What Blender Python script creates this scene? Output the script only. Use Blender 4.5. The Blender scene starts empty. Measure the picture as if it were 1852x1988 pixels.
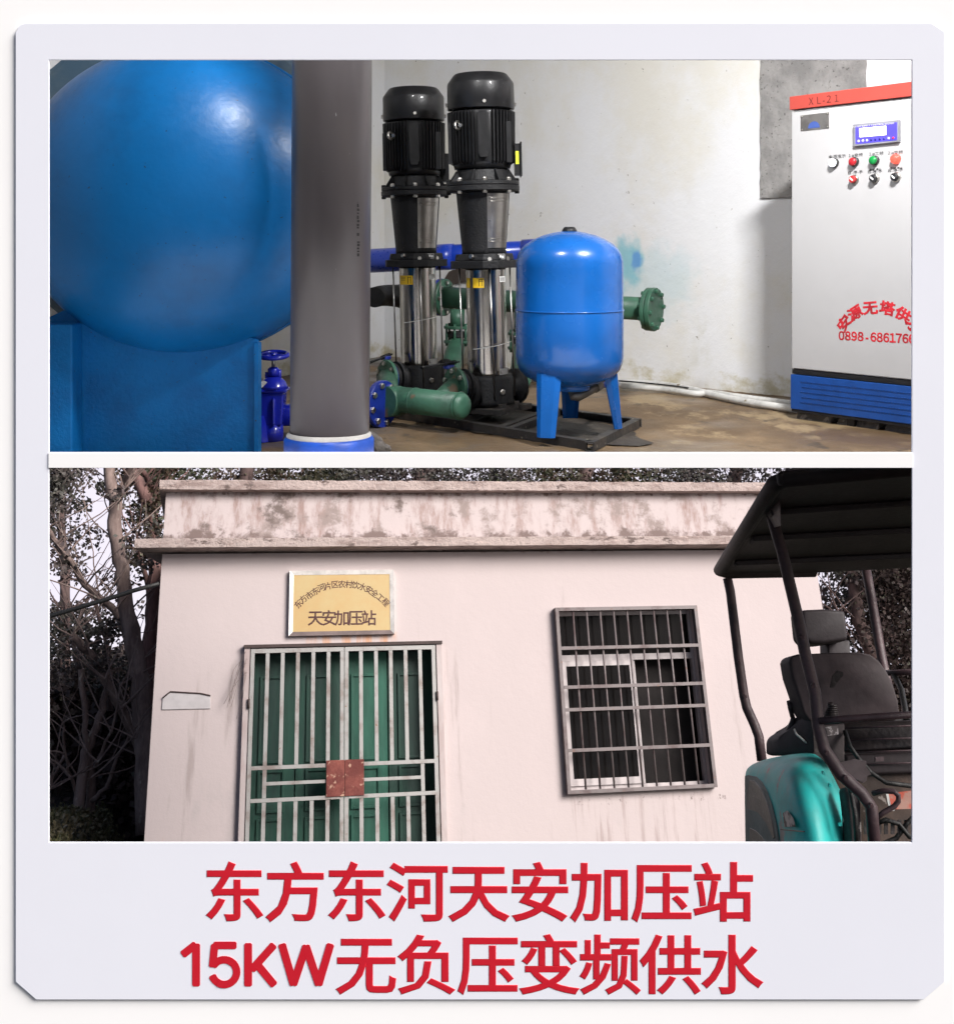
import bpy, bmesh, math, random
from mathutils import Vector, Matrix, Euler
random.seed(7)
R = random.random
def U(a, b): return a + (b - a) * random.random()
S = bpy.context.scene
COL = S.collection
# ------------------------------------------------------------------ camera, sky, sun, exposure
F, CX, HY, W, H = 2360.0, 926.0, 482.0, 1852.0, 1988.0
cd = bpy.data.cameras.new('camera'); cam = bpy.data.objects.new('camera', cd); COL.objects.link(cam)
cd.sensor_fit = 'HORIZONTAL'; cd.sensor_width = 36.0; cd.lens = 36.0 * F / W
# for a portrait frame Blender measures the shift against the fitted (horizontal) side
cd.shift_y = -(H / 2 - HY) / W
cam.rotation_euler = (math.radians(90), 0, 0); cd.clip_start = 0.1; cd.clip_end = 600
S.camera = cam
SUN_EL, SUN_AZ = math.radians(41), math.radians(60)      # azimuth: towards the right of the viewer's back
sd = Vector((math.sin(SUN_AZ) * math.cos(SUN_EL), -math.cos(SUN_AZ) * math.cos(SUN_EL), math.sin(SUN_EL)))
wd = bpy.data.worlds.new("World"); S.world = wd; wd.use_nodes = True
wn = wd.node_tree.nodes; wl = wd.node_tree.links
sky = wn.new('ShaderNodeTexSky'); sky.sky_type = 'NISHITA'; sky.sun_disc = False
sky.sun_elevation = SUN_EL; sky.sun_rotation = math.atan2(sd.x, sd.y)
sky.dust_density = 4.0; sky.air_density = 0.8; sky.ozone_density = 0.6
wl.new(sky.outputs[0], wn['Background'].inputs[0]); wn['Background'].inputs[1].default_value = 0.055
ld = bpy.data.lights.new('sun', 'SUN'); ld.energy = 2.8; ld.angle = math.radians(32); ld.color = (1.0, 0.975, 0.95)
sun = bpy.data.objects.new('sun', ld); COL.objects.link(sun); sun.rotation_euler = sd.to_track_quat('Z', 'Y').to_euler()
S.view_settings.view_transform = 'Standard'; S.view_settings.look = 'None'; S.view_settings.gamma = 1.0
S.view_settings.use_curve_mapping = False
S.view_settings.exposure = 1.05
LAMP_W = 32.0
SKY_E = .53

# ------------------------------------------------------------------ frames
I4 = Matrix.Identity(4)
def P(px, py, y): return Vector(((px - CX) / F * y, y, (HY - py) / F * y))      # a point at distance y (upper room)
w = Vector((-0.4287, -0.0008, 0.202))
RL = Matrix.Rotation(w.length, 4, w.normalized())
def _pl(px, py, n, c):
    q = Vector(((px - CX) / F, 1, (HY - py) / F)); return q * (c / n.dot(q))
nF = RL.to_3x3().col[1].copy()
cF = nF.dot(Vector((0, 1, (HY - 1272) / F)) * 12.5)
O = _pl(284.1, 1636, nF, cF)                     # lower left of the facade in view
ML = Matrix.Translation(O) @ RL
MLi = ML.inverted()
def G(px, py, yl=0.0):                            # point of the plane y = yl of the yard's own frame
    q = _pl(px, py, nF, cF + yl); return MLi @ q
def L(px, py, y): return MLi @ P(px, py, y)       # a point at distance y, in the yard's own frame
GROUND_Z = -0.55

# ------------------------------------------------------------------ materials
def lin(c):
    return tuple((v / 255 / 12.92) if v / 255 <= 0.04045 else ((v / 255 + 0.055) / 1.055) ** 2.4 for v in c)
class NT:
    def __init__(s, m): s.t = m.node_tree; s.n = s.t.nodes; s.l = s.t.links
    def __call__(s, kind, **kw):
        nd = s.n.new('ShaderNode' + kind)
        for k, v in kw.items():
            if k.startswith('i_'):
                nd.inputs[k[2:].replace('_', ' ')].default_value = v
            elif k.startswith('n'):
                nd.inputs[int(k[1:])].default_value = v
            else: setattr(nd, k, v)
        return nd
    def ln(s, a, b): s.l.new(a, b)
MATS = {}
def mat(name, col, rough=.5, metal=0., col2=None, scale=6., lo=.4, hi=.65, var=.12, bump=.0, bscale=60., stretch=(1, 1, 1),
        spots=None, spot_scale=40, spot_amt=.62, coat=0., emit=None, estr=0., detail=5, world=False):
    if name in MATS: return MATS[name]
    m = bpy.data.materials.new(name); m.use_nodes = True; MATS[name] = m
    N = NT(m); b = N.n['Principled BSDF']
    b.inputs['Roughness'].default_value = rough; b.inputs['Metallic'].default_value = metal
    b.inputs['Coat Weight'].default_value = coat
    tc = N('TexCoord'); mp = N('Mapping'); mp.inputs['Scale'].default_value = stretch
    N.ln(tc.outputs['Object'], mp.inputs[0])
    nz = N('TexNoise'); nz.inputs['Scale'].default_value = scale; nz.inputs['Detail'].default_value = detail; nz.inputs['Roughness'].default_value = .65
    N.ln(mp.outputs[0], nz.inputs['Vector'])
    c2 = col2 if col2 else tuple(max(0, v * (1 - var * 2.2)) for v in col)
    mr = N('MapRange', interpolation_type='SMOOTHSTEP'); mr.inputs[1].default_value = lo; mr.inputs[2].default_value = hi
    N.ln(nz.outputs[0], mr.inputs[0])
    mx = N('Mix', data_type='RGBA'); mx.inputs[6].default_value = (*col, 1); mx.inputs[7].default_value = (*c2, 1)
    N.ln(mr.outputs[0], mx.inputs[0]); out = mx.outputs[2]
    if spots:
        n2 = N('TexNoise'); n2.inputs['Scale'].default_value = spot_scale; n2.inputs['Detail'].default_value = 4
        N.ln(mp.outputs[0], n2.inputs['Vector'])
        m2 = N('MapRange'); m2.inputs[1].default_value = spot_amt; m2.inputs[2].default_value = spot_amt + .04; N.ln(n2.outputs[0], m2.inputs[0])
        x2 = N('Mix', data_type='RGBA'); x2.inputs[7].default_value = (*spots, 1)
        N.ln(out, x2.inputs[6]); N.ln(m2.outputs[0], x2.inputs[0]); out = x2.outputs[2]
    N.ln(out, b.inputs['Base Color'])
    n3 = N('TexNoise'); n3.inputs['Scale'].default_value = bscale; n3.inputs['Detail'].default_value = 6
    N.ln(mp.outputs[0], n3.inputs['Vector'])
    rr = N('MapRange'); rr.inputs[3].default_value = max(0, rough - .08); rr.inputs[4].default_value = min(1, rough + .12)
    N.ln(n3.outputs[0], rr.inputs[0]); N.ln(rr.outputs[0], b.inputs['Roughness'])
    if bump:
        bp = N('Bump'); bp.inputs['Strength'].default_value = bump; bp.inputs['Distance'].default_value = .01
        N.ln(n3.outputs[0], bp.inputs['Height']); N.ln(bp.outputs[0], b.inputs['Normal'])
    if emit:
        b.inputs['Emission Color'].default_value = (*emit, 1); b.inputs['Emission Strength'].default_value = estr
    return m
def mk(name):
    m = bpy.data.materials.new(name); m.use_nodes = True; return m, NT(m), m.node_tree.nodes['Principled BSDF']
def masks(N, tc, terms, base):
    """terms: list of (colour, noise scale, stretch, lo, hi, list of axis ramps (axis, a, b)) laid over base"""
    sp = N('SeparateXYZ'); N.ln(tc, sp.inputs[0]); out = base
    for col, sc, st, lo, hi, ramps in terms:
        mp = N('Mapping'); mp.inputs['Scale'].default_value = st; N.ln(tc, mp.inputs[0])
        nz = N('TexNoise'); nz.inputs['Scale'].default_value = sc; nz.inputs['Detail'].default_value = 8; nz.inputs['Roughness'].default_value = .68
        N.ln(mp.outputs[0], nz.inputs['Vector'])
        v = nz.outputs[0]
        for ax, a, bb, amt in ramps:
            mr = N('MapRange', interpolation_type='SMOOTHSTEP'); mr.inputs[1].default_value = a; mr.inputs[2].default_value = bb
            mr.inputs[3].default_value = -amt; mr.inputs[4].default_value = 0
            N.ln(sp.outputs[ax], mr.inputs[0])
            ad = N('Math', operation='ADD'); N.ln(v, ad.inputs[0]); N.ln(mr.outputs[0], ad.inputs[1]); v = ad.outputs[0]
        mr = N('MapRange', interpolation_type='SMOOTHSTEP'); mr.inputs[1].default_value = lo; mr.inputs[2].default_value = hi; N.ln(v, mr.inputs[0])
        al = N('Math', operation='MULTIPLY'); al.inputs[1].default_value = col[3] if len(col) > 3 else 1.0; N.ln(mr.outputs[0], al.inputs[0])
        mx = N('Mix', data_type='RGBA'); mx.inputs[7].default_value = (*col[:3], 1); N.ln(al.outputs[0], mx.inputs[0])
        if isinstance(out, tuple): mx.inputs[6].default_value = (*out, 1)
        else: N.ln(out, mx.inputs[6])
        out = mx.outputs[2]
    return out
def bumped(N, b, tc, sc, st, dist=.01):
    nz = N('TexNoise'); nz.inputs['Scale'].default_value = sc; nz.inputs['Detail'].default_value = 8; nz.inputs['Roughness'].default_value = .7; N.ln(tc, nz.inputs['Vector'])
    bp = N('Bump'); bp.inputs['Strength'].default_value = st; bp.inputs['Distance'].default_value = dist
    N.ln(nz.outputs[0], bp.inputs['Height']); N.ln(bp.outputs[0], b.inputs['Normal'])

# ------------------------------------------------------------------ mesh builder
class MB:
    def __init__(s): s.v = []; s.f = []; s.smooth = []
    def face(s, idx, sm=False): s.f.append(tuple(idx)); s.smooth.append(sm)
    def poly(s, pts, sm=False):
        b = len(s.v); s.v += [Vector(p) for p in pts]; s.face(range(b, b + len(pts)), sm); return s
    def hexa(s, c):   # 8 corners: 4 bottom, 4 top
        b = len(s.v); s.v += [Vector(p) for p in c]
        for q in ((0, 3, 2, 1), (4, 5, 6, 7), (0, 1, 5, 4), (1, 2, 6, 5), (2, 3, 7, 6), (3, 0, 4, 7)): s.face([b + i for i in q])
        return s
    def box(s, x0, x1, y0, y1, z0, z1):
        return s.hexa([(x0, y0, z0), (x1, y0, z0), (x1, y1, z0), (x0, y1, z0), (x0, y0, z1), (x1, y0, z1), (x1, y1, z1), (x0, y1, z1)])
    def bar(s, a, b, wx, wy, up=(0, 0, 1)):      # rectangular bar from a to b
        a = Vector(a); b = Vector(b); d = (b - a).normalized(); u = Vector(up)
        if abs(d.dot(u)) > .95: u = Vector((0, 1, 0))
        x = d.cross(u).normalized() * wx / 2; y = x.normalized().cross(d).normalized() * wy / 2
        return s.hexa([a - x - y, a + x - y, a + x + y, a - x + y, b - x - y, b + x - y, b + x + y, b - x + y])
    def slab(s, pts, off):                      # polygon pts extruded by the vector off
        n = len(pts); off = Vector(off); b = len(s.v); s.v += [Vector(p) for p in pts] + [Vector(p) + off for p in pts]
        s.face(range(b, b + n)); s.face([b + n + i for i in reversed(range(n))])
        for i in range(n): s.face([b + i, b + n + i, b + n + (i + 1) % n, b + (i + 1) % n])
        return s
    def tube(s, pts, r, n=12, caps=True):
        pts = [Vector(p) for p in pts]; m = len(pts)
        rs = r if isinstance(r, (list, tuple)) else [r] * m
        b0 = len(s.v); px = None
        for i, p in enumerate(pts):
            d = (pts[min(i + 1, m - 1)] - pts[max(i - 1, 0)]).normalized()
            if px is None:
                px = d.orthogonal().normalized()
            px = (px - d * px.dot(d))
            px = px.normalized() if px.length > 1e-6 else d.orthogonal().normalized()
            py = d.cross(px)
            for k in range(n):
                a = 2 * math.pi * k / n; s.v.append(p + (px * math.cos(a) + py * math.sin(a)) * rs[i])
        for i in range(m - 1):
            for k in range(n):
                a = b0 + i * n + k; c = b0 + i * n + (k + 1) % n; s.face([a, c, c + n, a + n], True)
        if caps:
            s.face([b0 + k for k in reversed(range(n))]); s.face([b0 + (m - 1) * n + k for k in range(n)])
        return s
    def lathe(s, prof, c, ax=(0, 0, 1), n=32, smooth=True, caps=True):   # prof: (radius, along)
        ax = Vector(ax).normalized(); c = Vector(c); x = ax.orthogonal().normalized() if abs(ax.z) < .99 else Vector((1, 0, 0)); y = ax.cross(x)
        b0 = len(s.v)
        for r, h in prof:
            for k in range(n):
                a = 2 * math.pi * k / n; s.v.append(c + ax * h + (x * math.cos(a) + y * math.sin(a)) * r)
        for i in range(len(prof) - 1):
            for k in range(n):
                a = b0 + i * n + k; d = b0 + i * n + (k + 1) % n; s.face([a, d, d + n, a + n], smooth)
        if caps:
            s.face([b0 + k for k in reversed(range(n))]); s.face([b0 + (len(prof) - 1) * n + k for k in range(n)])
        return s
    def disc(s, c, ax, r, t, n=32):            # thick disc centred on c
        return s.lathe([(r - t * .12, -t / 2), (r, -t * .35), (r, t * .35), (r - t * .12, t / 2)], c, ax, n, False)
    def ring(s, c, ax, R0, r, n=20, m=8):
        ax = Vector(ax).normalized(); c = Vector(c); x = ax.orthogonal().normalized(); y = ax.cross(x); b0 = len(s.v)
        for i in range(n):
            a = 2 * math.pi * i / n; d = x * math.cos(a) + y * math.sin(a)
            for k in range(m):
                t = 2 * math.pi * k / m; s.v.append(c + d * (R0 + r * math.cos(t)) + ax * r * math.sin(t))
        for i in range(n):
            for k in range(m):
                s.face([b0 + i * m + k, b0 + ((i + 1) % n) * m + k, b0 + ((i + 1) % n) * m + (k + 1) % m, b0 + i * m + (k + 1) % m], True)
        return s
    def hexnut(s, c, ax, r, t): return s.lathe([(r, 0), (r, t * .7), (r * .8, t)], c, ax, 6, False)
    def cyl_patch(s, c, r, a0, a1, z0, z1, n=8):
        b = len(s.v)
        for i in range(n + 1):
            a = a0 + (a1 - a0) * i / n
            for z in (z0, z1): s.v.append(Vector((c[0] + r * math.cos(a), c[1] + r * math.sin(a), z)))
        for i in range(n): s.face([b + 2 * i, b + 2 * i + 2, b + 2 * i + 3, b + 2 * i + 1], True)
        return s
class Thing:
    def __init__(s, name, label=None, cat=None, base=(0, 0, 0), frame=I4, group=None, kind=None):
        o = bpy.data.objects.new(name, None); COL.objects.link(o); o.empty_display_size = .1
        s.o = o; s.base = Vector(base); o.matrix_world = frame @ Matrix.Translation(s.base)
        if label: o['label'] = label
        if cat: o['category'] = cat
        if group: o['group'] = group
        if kind: o['kind'] = kind
    def part(s, name, mb, m, parent=None, label=None, kind=None, bevel=0, mod=None):
        o = mesh_obj(name, mb, m, s.base); o.parent = parent if parent else s.o
        if label: o['label'] = label
        if kind: o['kind'] = kind
        if bevel: addbevel(o, bevel)
        return o
def addbevel(o, wd_):
    b = o.modifiers.new('bevel', 'BEVEL'); b.width = wd_; b.segments = 2; b.limit_method = 'ANGLE'; b.angle_limit = .6
def mesh_obj(name, mb, m, base=Vector((0, 0, 0))):
    me = bpy.data.meshes.new(name); base = Vector(base)
    me.from_pydata([tuple(v - base) for v in mb.v], [], mb.f); me.polygons.foreach_set('use_smooth', mb.smooth)
    if m: me.materials.append(m)
    me.update(); o = bpy.data.objects.new(name, me); COL.objects.link(o); return o
def single(name, mb, m, label=None, cat=None, frame=I4, kind=None, group=None, bevel=0, base=(0, 0, 0)):
    o = mesh_obj(name, mb, m, base); o.matrix_world = frame @ Matrix.Translation(Vector(base))
    if label: o['label'] = label
    if cat: o['category'] = cat
    if kind: o['kind'] = kind
    if group: o['group'] = group
    if bevel: addbevel(o, bevel)
    return o
def fixn(o):
    bm = bmesh.new(); bm.from_mesh(o.data); bmesh.ops.recalc_face_normals(bm, faces=bm.faces); bm.to_mesh(o.data); bm.free()
def text(body, size, m, X, Y, org, parent=None, name='lettering', thick=.002, off=0., centre=True, base=(0, 0, 0), rot=0., xs=1., wide=True):
    """flat or raised lettering: X, Y unit directions of the text plane, org its centre (parent frame)"""
    c = bpy.data.curves.new(name, 'FONT'); c.body = ''.join(chr(ord(q) + 0xFEE0) if (q.isascii() and q.isalnum() and wide) else q for q in body); c.size = size; c.extrude = 0 if off else thick / 2; c.bevel_depth = off; c.bevel_resolution = 1 if off else 0
    c.align_x = 'CENTER' if centre else 'LEFT'; c.resolution_u = 3
    t = bpy.data.objects.new(name, c); me = bpy.data.meshes.new_from_object(t); bpy.data.objects.remove(t); bpy.data.curves.remove(c)
    me.name = name; me.materials.clear(); me.materials.append(m)
    X = Vector(X).normalized(); Y = Vector(Y).normalized(); Z = X.cross(Y)
    if rot: q = Matrix.Rotation(rot, 3, Z); X = q @ X; Y = q @ Y
    M = Matrix((X * xs, Y, Z * (thick / (2 * off) if off else 1))).transposed().to_4x4()
    # the glyph box's middle lies 0.38 em above the base line
    M.translation = Vector(org) - Y * size * .38 - Vector(base)
    me.transform(M); me.update()
    o = bpy.data.objects.new(name, me); COL.objects.link(o)
    if parent: o.parent = parent
    return o

# =================================================================== DISPLAY BOARD (front, 3 m away)
YB = 3.0
def B(px, py, y=YB): return P(px, py, y)
m_board = mat('board_paint', (.80, .815, .89), .55, var=.006, scale=2, bump=.02, bscale=300)
m_backwall = mat('white_wall_paint', (.93, .93, .93), .8, var=.004, scale=3)
def arc_pts(cx, cy, r, a0, a1, n=6):
    return [(cx + r * math.cos(math.radians(a0 + (a1 - a0) * i / n)), cy - r * math.sin(math.radians(a0 + (a1 - a0) * i / n))) for i in range(n + 1)]
HOLES = ((95, 115.5, 1770.5, 878), (95, 908.5, 1770.5, 1636.5))
def holed(outline, holes, y0, y1, bev=0.):
    bm = bmesh.new(); es = []
    def loop(pts):
        vs = [bm.verts.new(B(px, py, YB) + Vector((0, y0 - YB, 0))) for px, py in pts]
        return [bm.edges.new((vs[i], vs[(i + 1) % len(vs)])) for i in range(len(vs))]
    for pts in [outline] + [[(h[0], h[1]), (h[2], h[1]), (h[2], h[3]), (h[0], h[3])] for h in holes]: es += loop(pts)
    bmesh.ops.triangle_fill(bm, use_beauty=True, use_dissolve=False, edges=es)
    fs = list(bm.faces)
    # drop faces whose centre is in a hole
    for f in fs:
        c = f.calc_center_median(); px = CX + c.x / YB * F; py = HY - c.z / YB * F
        if any(h[0] < px < h[2] and h[1] < py < h[3] for h in holes): bm.faces.remove(f)
    r = bmesh.ops.extrude_face_region(bm, geom=list(bm.faces))
    for v in [g for g in r['geom'] if isinstance(g, bmesh.types.BMVert)]: v.co.y += (y1 - y0)
    bmesh.ops.recalc_face_normals(bm, faces=bm.faces)
    return bm
out = [(1809, 44), (1834, 60.5), (1834, 1907), (1793, 1942), (70, 1942), (30, 1907)] + [(30, 62)] + arc_pts(52, 65, 21, 165, 95, 4)
brd = Thing('display_board', 'large pale lavender display board with clipped corners, two openings and red raised lettering', 'display board', B(926, 1942))
def from_bm(name, bm, m, th, parent=None):
    me = bpy.data.meshes.new(name); bmesh.ops.translate(bm, verts=bm.verts, vec=-th.base); bm.to_mesh(me); bm.free(); me.materials.append(m)
    o = bpy.data.objects.new(name, me); COL.objects.link(o); o.parent = parent or th.o; return o
pan = from_bm('panel', holed(out, [HOLES[0], HOLES[1]], YB, YB + .006), m_board, brd); addbevel(pan, .0022)
# white strip between the openings
m_strip = mat('white_strip', (.93, .93, .93), .6, var=.004)
mb = MB(); a = B(95, 879); b_ = B(1770.5, 907.5); mb.box(a.x, b_.x, YB - .003, YB + .001, b_.z, a.z); brd.part('white_strip', mb, m_strip)
# slim upper caption panel edge: a thin lip whose lower edge throws a soft line
m_red = mat('red_lettering', lin((200, 26, 44)), .5, var=.02)
line1 = '东方东河天安加压站'
EX, EZ = Vector((1, 0, 0)), Vector((0, 0, 1))
em = 121.5 / F * YB
for i, ch in enumerate(line1):
    text(ch, em, m_red, EX, EZ, B(455 + i * 118.6, 1732) + Vector((0, -.0006, 0)), brd.o, 'character', .0010, em * .019, base=brd.base)
for i, ch in enumerate('无负压变频供水'):
    text(ch, em, m_red, EX, EZ, B(711 + i * 118.3, 1873) + Vector((0, -.0006, 0)), brd.o, 'character', .0010, em * .019, base=brd.base)
_so = [0]
def strokes(name, polys, wpx=15.2):
    mb = MB(); w_ = wpx / F * YB
    for pl_ in polys:
        for a, b in zip(pl_[:-1], pl_[1:]):
            _so[0] = (_so[0] + 1) % 12; off = Vector((0, -.0002 - _so[0] * .00006, 0)); A = B(*a) + off; C = B(*b) + off; d = (C - A).normalized(); n_ = Vector((-d.z, 0, d.x)); k_ = 5
            pts = [A - n_ * w_ / 2 * 1, C - n_ * w_ / 2]
            r_ = w_ / 2; e = r_ * .35
            pts = [A - n_ * (r_ - e) - d * e, A - n_ * r_, C - n_ * r_, C - n_ * (r_ - e) + d * e, C + n_ * (r_ - e) + d * e, C + n_ * r_, A + n_ * r_, A + n_ * (r_ - e) - d * e]
            mb.slab(pts, (0, -.0008, 0))
    o = brd.part(name, mb, m_red); fixn(o); return o
strokes('character', [[(381, 1835), (381, 1913)], [(356, 1853), (379, 1835)]])
arc5 = [(435.6 + 24.2 * math.cos(math.radians(a)), 1887.6 - 24.2 * math.sin(math.radians(a))) for a in range(148, -166, -14)]
strokes('character', [[(457, 1835.8), (417, 1835.8), (413, 1876)], arc5], 14.5)
strokes('character', [[(482, 1834), (482, 1913)], [(531, 1836), (490, 1882)], [(499, 1872), (532, 1912)]])
strokes('character', [[(548, 1835), (570, 1911), (594.5, 1838), (619, 1911), (641.5, 1835)]])
# white wall that carries the board
wo = [(-40, -60), (1892, -60), (1892, 2060), (-40, 2060)]
HW = ((55, 96, 1812, 888), (55, 897, 1812, 1690))
bm = holed(wo, HW, YB + .008, YB + .038); me = bpy.data.meshes.new('wall_front'); bm.to_mesh(me); bm.free(); me.materials.append(m_backwall)
o = bpy.data.objects.new('wall_front', me); COL.objects.link(o); o['kind'] = 'structure'
# added unseen plate: shuts sunlight out between the upper opening and the room's floor
mb = MB(); za, zb = P(0, 893, YB + .06).z, P(0, 893, 4.02).z
mb.hexa([(-1.25, YB + .06, za - .009), (1.25, YB + .06, za - .009), (1.5, 4.02, zb - .012), (-1.5, 4.02, zb - .012),
         (-1.25, YB + .06, za + .006), (1.25, YB + .06, za + .006), (1.5, 4.02, zb + .004), (-1.5, 4.02, zb + .004)])
single('sun_block_plate', mb, m_backwall, kind='structure')

# =================================================================== PUMP ROOM
HF = -0.72
CEIL = 1.78
# walls
c0, c1, c2 = Vector((-.62, 8.15)), Vector((1.51, 5.84)), Vector((2.5, 4.86))
def wall_mat():
    m, N, b = mk('whitewashed_wall'); tc = N('TexCoord').outputs['Object']
    base = masks(N, tc, [
        ((.70, .68, .62), 1.3, (1, 1, 1), .42, .68, []),
        ((.58, .57, .50), 3.0, (1, 1, .6), .50, .75, [(2, .1, -.55, .25)]),
        ((.50, .46, .33), 5.0, (1, 1, 1.6), .40, .62, [(2, -.52, -.70, .28)]),
        ((.40, .39, .36), 9.0, (1, 1, 1), .60, .72, [(2, -.3, -.72, .15)]),
        ((.22, .20, .16), 26., (1, 1, 1), .66, .70, []),
    ], (.74, .745, .755))
    # teal spray and blue smear behind the pressure vessel
    sp = N('SeparateXYZ'); N.ln(tc, sp.inputs[0])
    def blob(cx, cz, rx, rz, col, alpha, src, ns=9):
        v = N('VectorMath', operation='SUBTRACT'); N.ln(tc, v.inputs[0]); v.inputs[1].default_value = (cx, 0, cz)
        sc = N('VectorMath', operation='MULTIPLY'); N.ln(v.outputs[0], sc.inputs[0]); sc.inputs[1].default_value = (1 / rx, 0, 1 / rz)
        le = N('VectorMath', operation='LENGTH'); N.ln(sc.outputs[0], le.inputs[0])
        nz = N('TexNoise'); nz.inputs['Scale'].default_value = ns; nz.inputs['Detail'].default_value = 6; N.ln(tc, nz.inputs['Vector'])
        ad = N('Math', operation='MULTIPLY_ADD'); N.ln(nz.outputs[0], ad.inputs[0]); ad.inputs[1].default_value = 1.3; N.ln(le.outputs['Value'], ad.inputs[2])
        mr = N('MapRange', interpolation_type='SMOOTHSTEP'); mr.inputs[1].default_value = 1.75; mr.inputs[2].default_value = 1.1
        mr.inputs[3].default_value = 0; mr.inputs[4].default_value = alpha
        N.ln(ad.outputs[0], mr.inputs[0])
        mx = N('Mix', data_type='RGBA'); mx.inputs[7].default_value = (*col, 1); N.ln(mr.outputs[0], mx.inputs[0]); N.ln(src, mx.inputs[6]); return mx.outputs[2]
    q = P(1225, 545, 6.75); base = blob(q.x + .06, q.z, .26, .22, (.50, .64, .67), .55, base)
    q = P(1212, 505, 6.8); base = blob(q.x, q.z, .085, .17, (.12, .46, .55), .7, base, 14)
    q = P(1226, 505, 6.8); base = blob(q.x, q.z, .03, .07, (.10, .28, .62), .8, base, 20)
    N.ln(base, b.inputs['Base Color']); b.inputs['Roughness'].default_value = .85; bumped(N, b, tc, 9, .25, .02)
    return m
m_wall = wall_mat()
def wall_seg(name, a, b, z0, z1, t=.1):
    a = Vector((a[0], a[1], 0)); b = Vector((b[0], b[1], 0)); d = (b - a).normalized(); n = Vector((d.y, -d.x, 0)) * -t
    mb = MB(); n_ = 24
    # front face subdivided a little with uneven plaster
    b0 = len(mb.v); nz_ = 14
    for i in range(n_ + 1):
        for k in range(nz_ + 1):
            p = a.lerp(b, i / n_); p.z = z0 + (z1 - z0) * k / nz_
            if 0 < i < n_: p -= n.normalized() * U(-.004, .004)
            mb.v.append(p)
    for i in range(n_):
        for k in range(nz_):
            q = b0 + i * (nz_ + 1) + k; mb.face([q, q + nz_ + 1, q + nz_ + 2, q + 1], True)
    e = .012
    mb.hexa([a + n * .12 + Vector((0, 0, z0)), b + n * .12 + Vector((0, 0, z0)), b + n + Vector((0, 0, z0)), a + n + Vector((0, 0, z0)),
             a + n * .12 + Vector((0, 0, z1)), b + n * .12 + Vector((0, 0, z1)), b + n + Vector((0, 0, z1)), a + n + Vector((0, 0, z1))])
    o = mesh_obj(name, mb, m_wall); o['kind'] = 'structure'; return o
wall_seg('wall_back', c0, c2, HF - .02, CEIL)
wall_seg('wall_left', (-2.0, 4.4), c0, HF - .02, CEIL)
wall_seg('wall_left_front', (-2.0, 3.07), (-2.0, 4.4), HF - .02, CEIL)
wall_seg('wall_right', c2, (2.5, 3.07), HF - .02, CEIL)
m_conc = mat('rough_plaster', (.30, .29, .28), .9, col2=(.20, .195, .19), scale=5, bump=.5, bscale=45, spots=(.12, .115, .11), spot_scale=60, spot_amt=.64)
mb = MB().poly([(-2.2, 3.0, CEIL), (-2.2, 8.4, CEIL), (2.7, 8.4, CEIL), (2.7, 3.0, CEIL)]); mb.v += []
mb = MB().box(-2.2, 2.7, 3.07, 8.4, CEIL, CEIL + .1); single('ceiling', mb, mat('ceiling_paint', (.32, .31, .30), .9), kind='structure')
# front wall of the room above and beside the opening (behind the board's wall)
mb = MB(); mb.box(-2.2, 2.7, 3.065, 3.1, P(0, 108, 3.1).z, CEIL + .1); mb.box(-2.2, -1.1, 3.065, 3.1, HF - .02, P(0, 108, 3.1).z - .003); mb.box(1.13, 2.7, 3.065, 3.1, HF - .02, P(0, 108, 3.1).z - .003)
single('wall_room_front', mb, mat('ceiling_paint', (.32, .31, .30)), kind='structure')
# floor
def floor_mat():
    m, N, b = mk('wet_dirty_concrete'); tc = N('TexCoord').outputs['Object']
    base = masks(N, tc, [
        ((.135, .088, .048), 2.2, (1, .7, 1), .42, .60, []),
        ((.30, .22, .125), 1.7, (1, .6, 1), .50, .58, [(0, .2, 1.0, .14)]),
        ((.12, .10, .085), 2.6, (1, .6, 1), .46, .60, [(0, .75, .25, .5)]),
        ((.07, .052, .035), 7.0, (1, .6, 1), .57, .68, []),
        ((.40, .33, .24), 40., (1, .6, 1), .66, .70, []),
        ((.05, .04, .03), 70., (1, .6, 1), .63, .68, [])], (.20, .135, .075))
    N.ln(base, b.inputs['Base Color'])
    nz = N('TexNoise'); nz.inputs['Scale'].default_value = 2.2; N.ln(tc, nz.inputs['Vector'])
    mr = N('MapRange'); mr.inputs[1].default_value = .4; mr.inputs[2].default_value = .6; mr.inputs[3].default_value = .35; mr.inputs[4].default_value = .85
    N.ln(nz.outputs[0], mr.inputs[0]); N.ln(mr.outputs[0], b.inputs['Roughness'])
    bumped(N, b, tc, 22, .5, .012); return m
m_floor = floor_mat()
mb = MB(); nx, ny = 90, 80
for i in range(nx + 1):
    for k in range(ny + 1):
        x = -2.1 + 4.7 * i / nx; y = 4.03 + 4.3 * k / ny
        mb.v.append(Vector((x, y, HF + (U(-.002, .002) if 4.15 < y else 0))))
for i in range(nx):
    for k in range(ny):
        q = i * (ny + 1) + k; mb.face([q, q + ny + 1, q + ny + 2, q + 1], True)
zl = P(0, 906.5, 4.03).z; zk = P(0, 912, 8.33).z
mb.hexa([(-2.1, 4.03, zl), (2.6, 4.03, zl), (2.6, 8.33, -1.0), (-2.1, 8.33, -1.0),
         (-2.1, 4.03, HF - .003), (2.6, 4.03, HF - .003), (2.6, 8.33, HF - .02), (-2.1, 8.33, HF - .02)])
single('floor', mb, m_floor, kind='structure')
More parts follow.
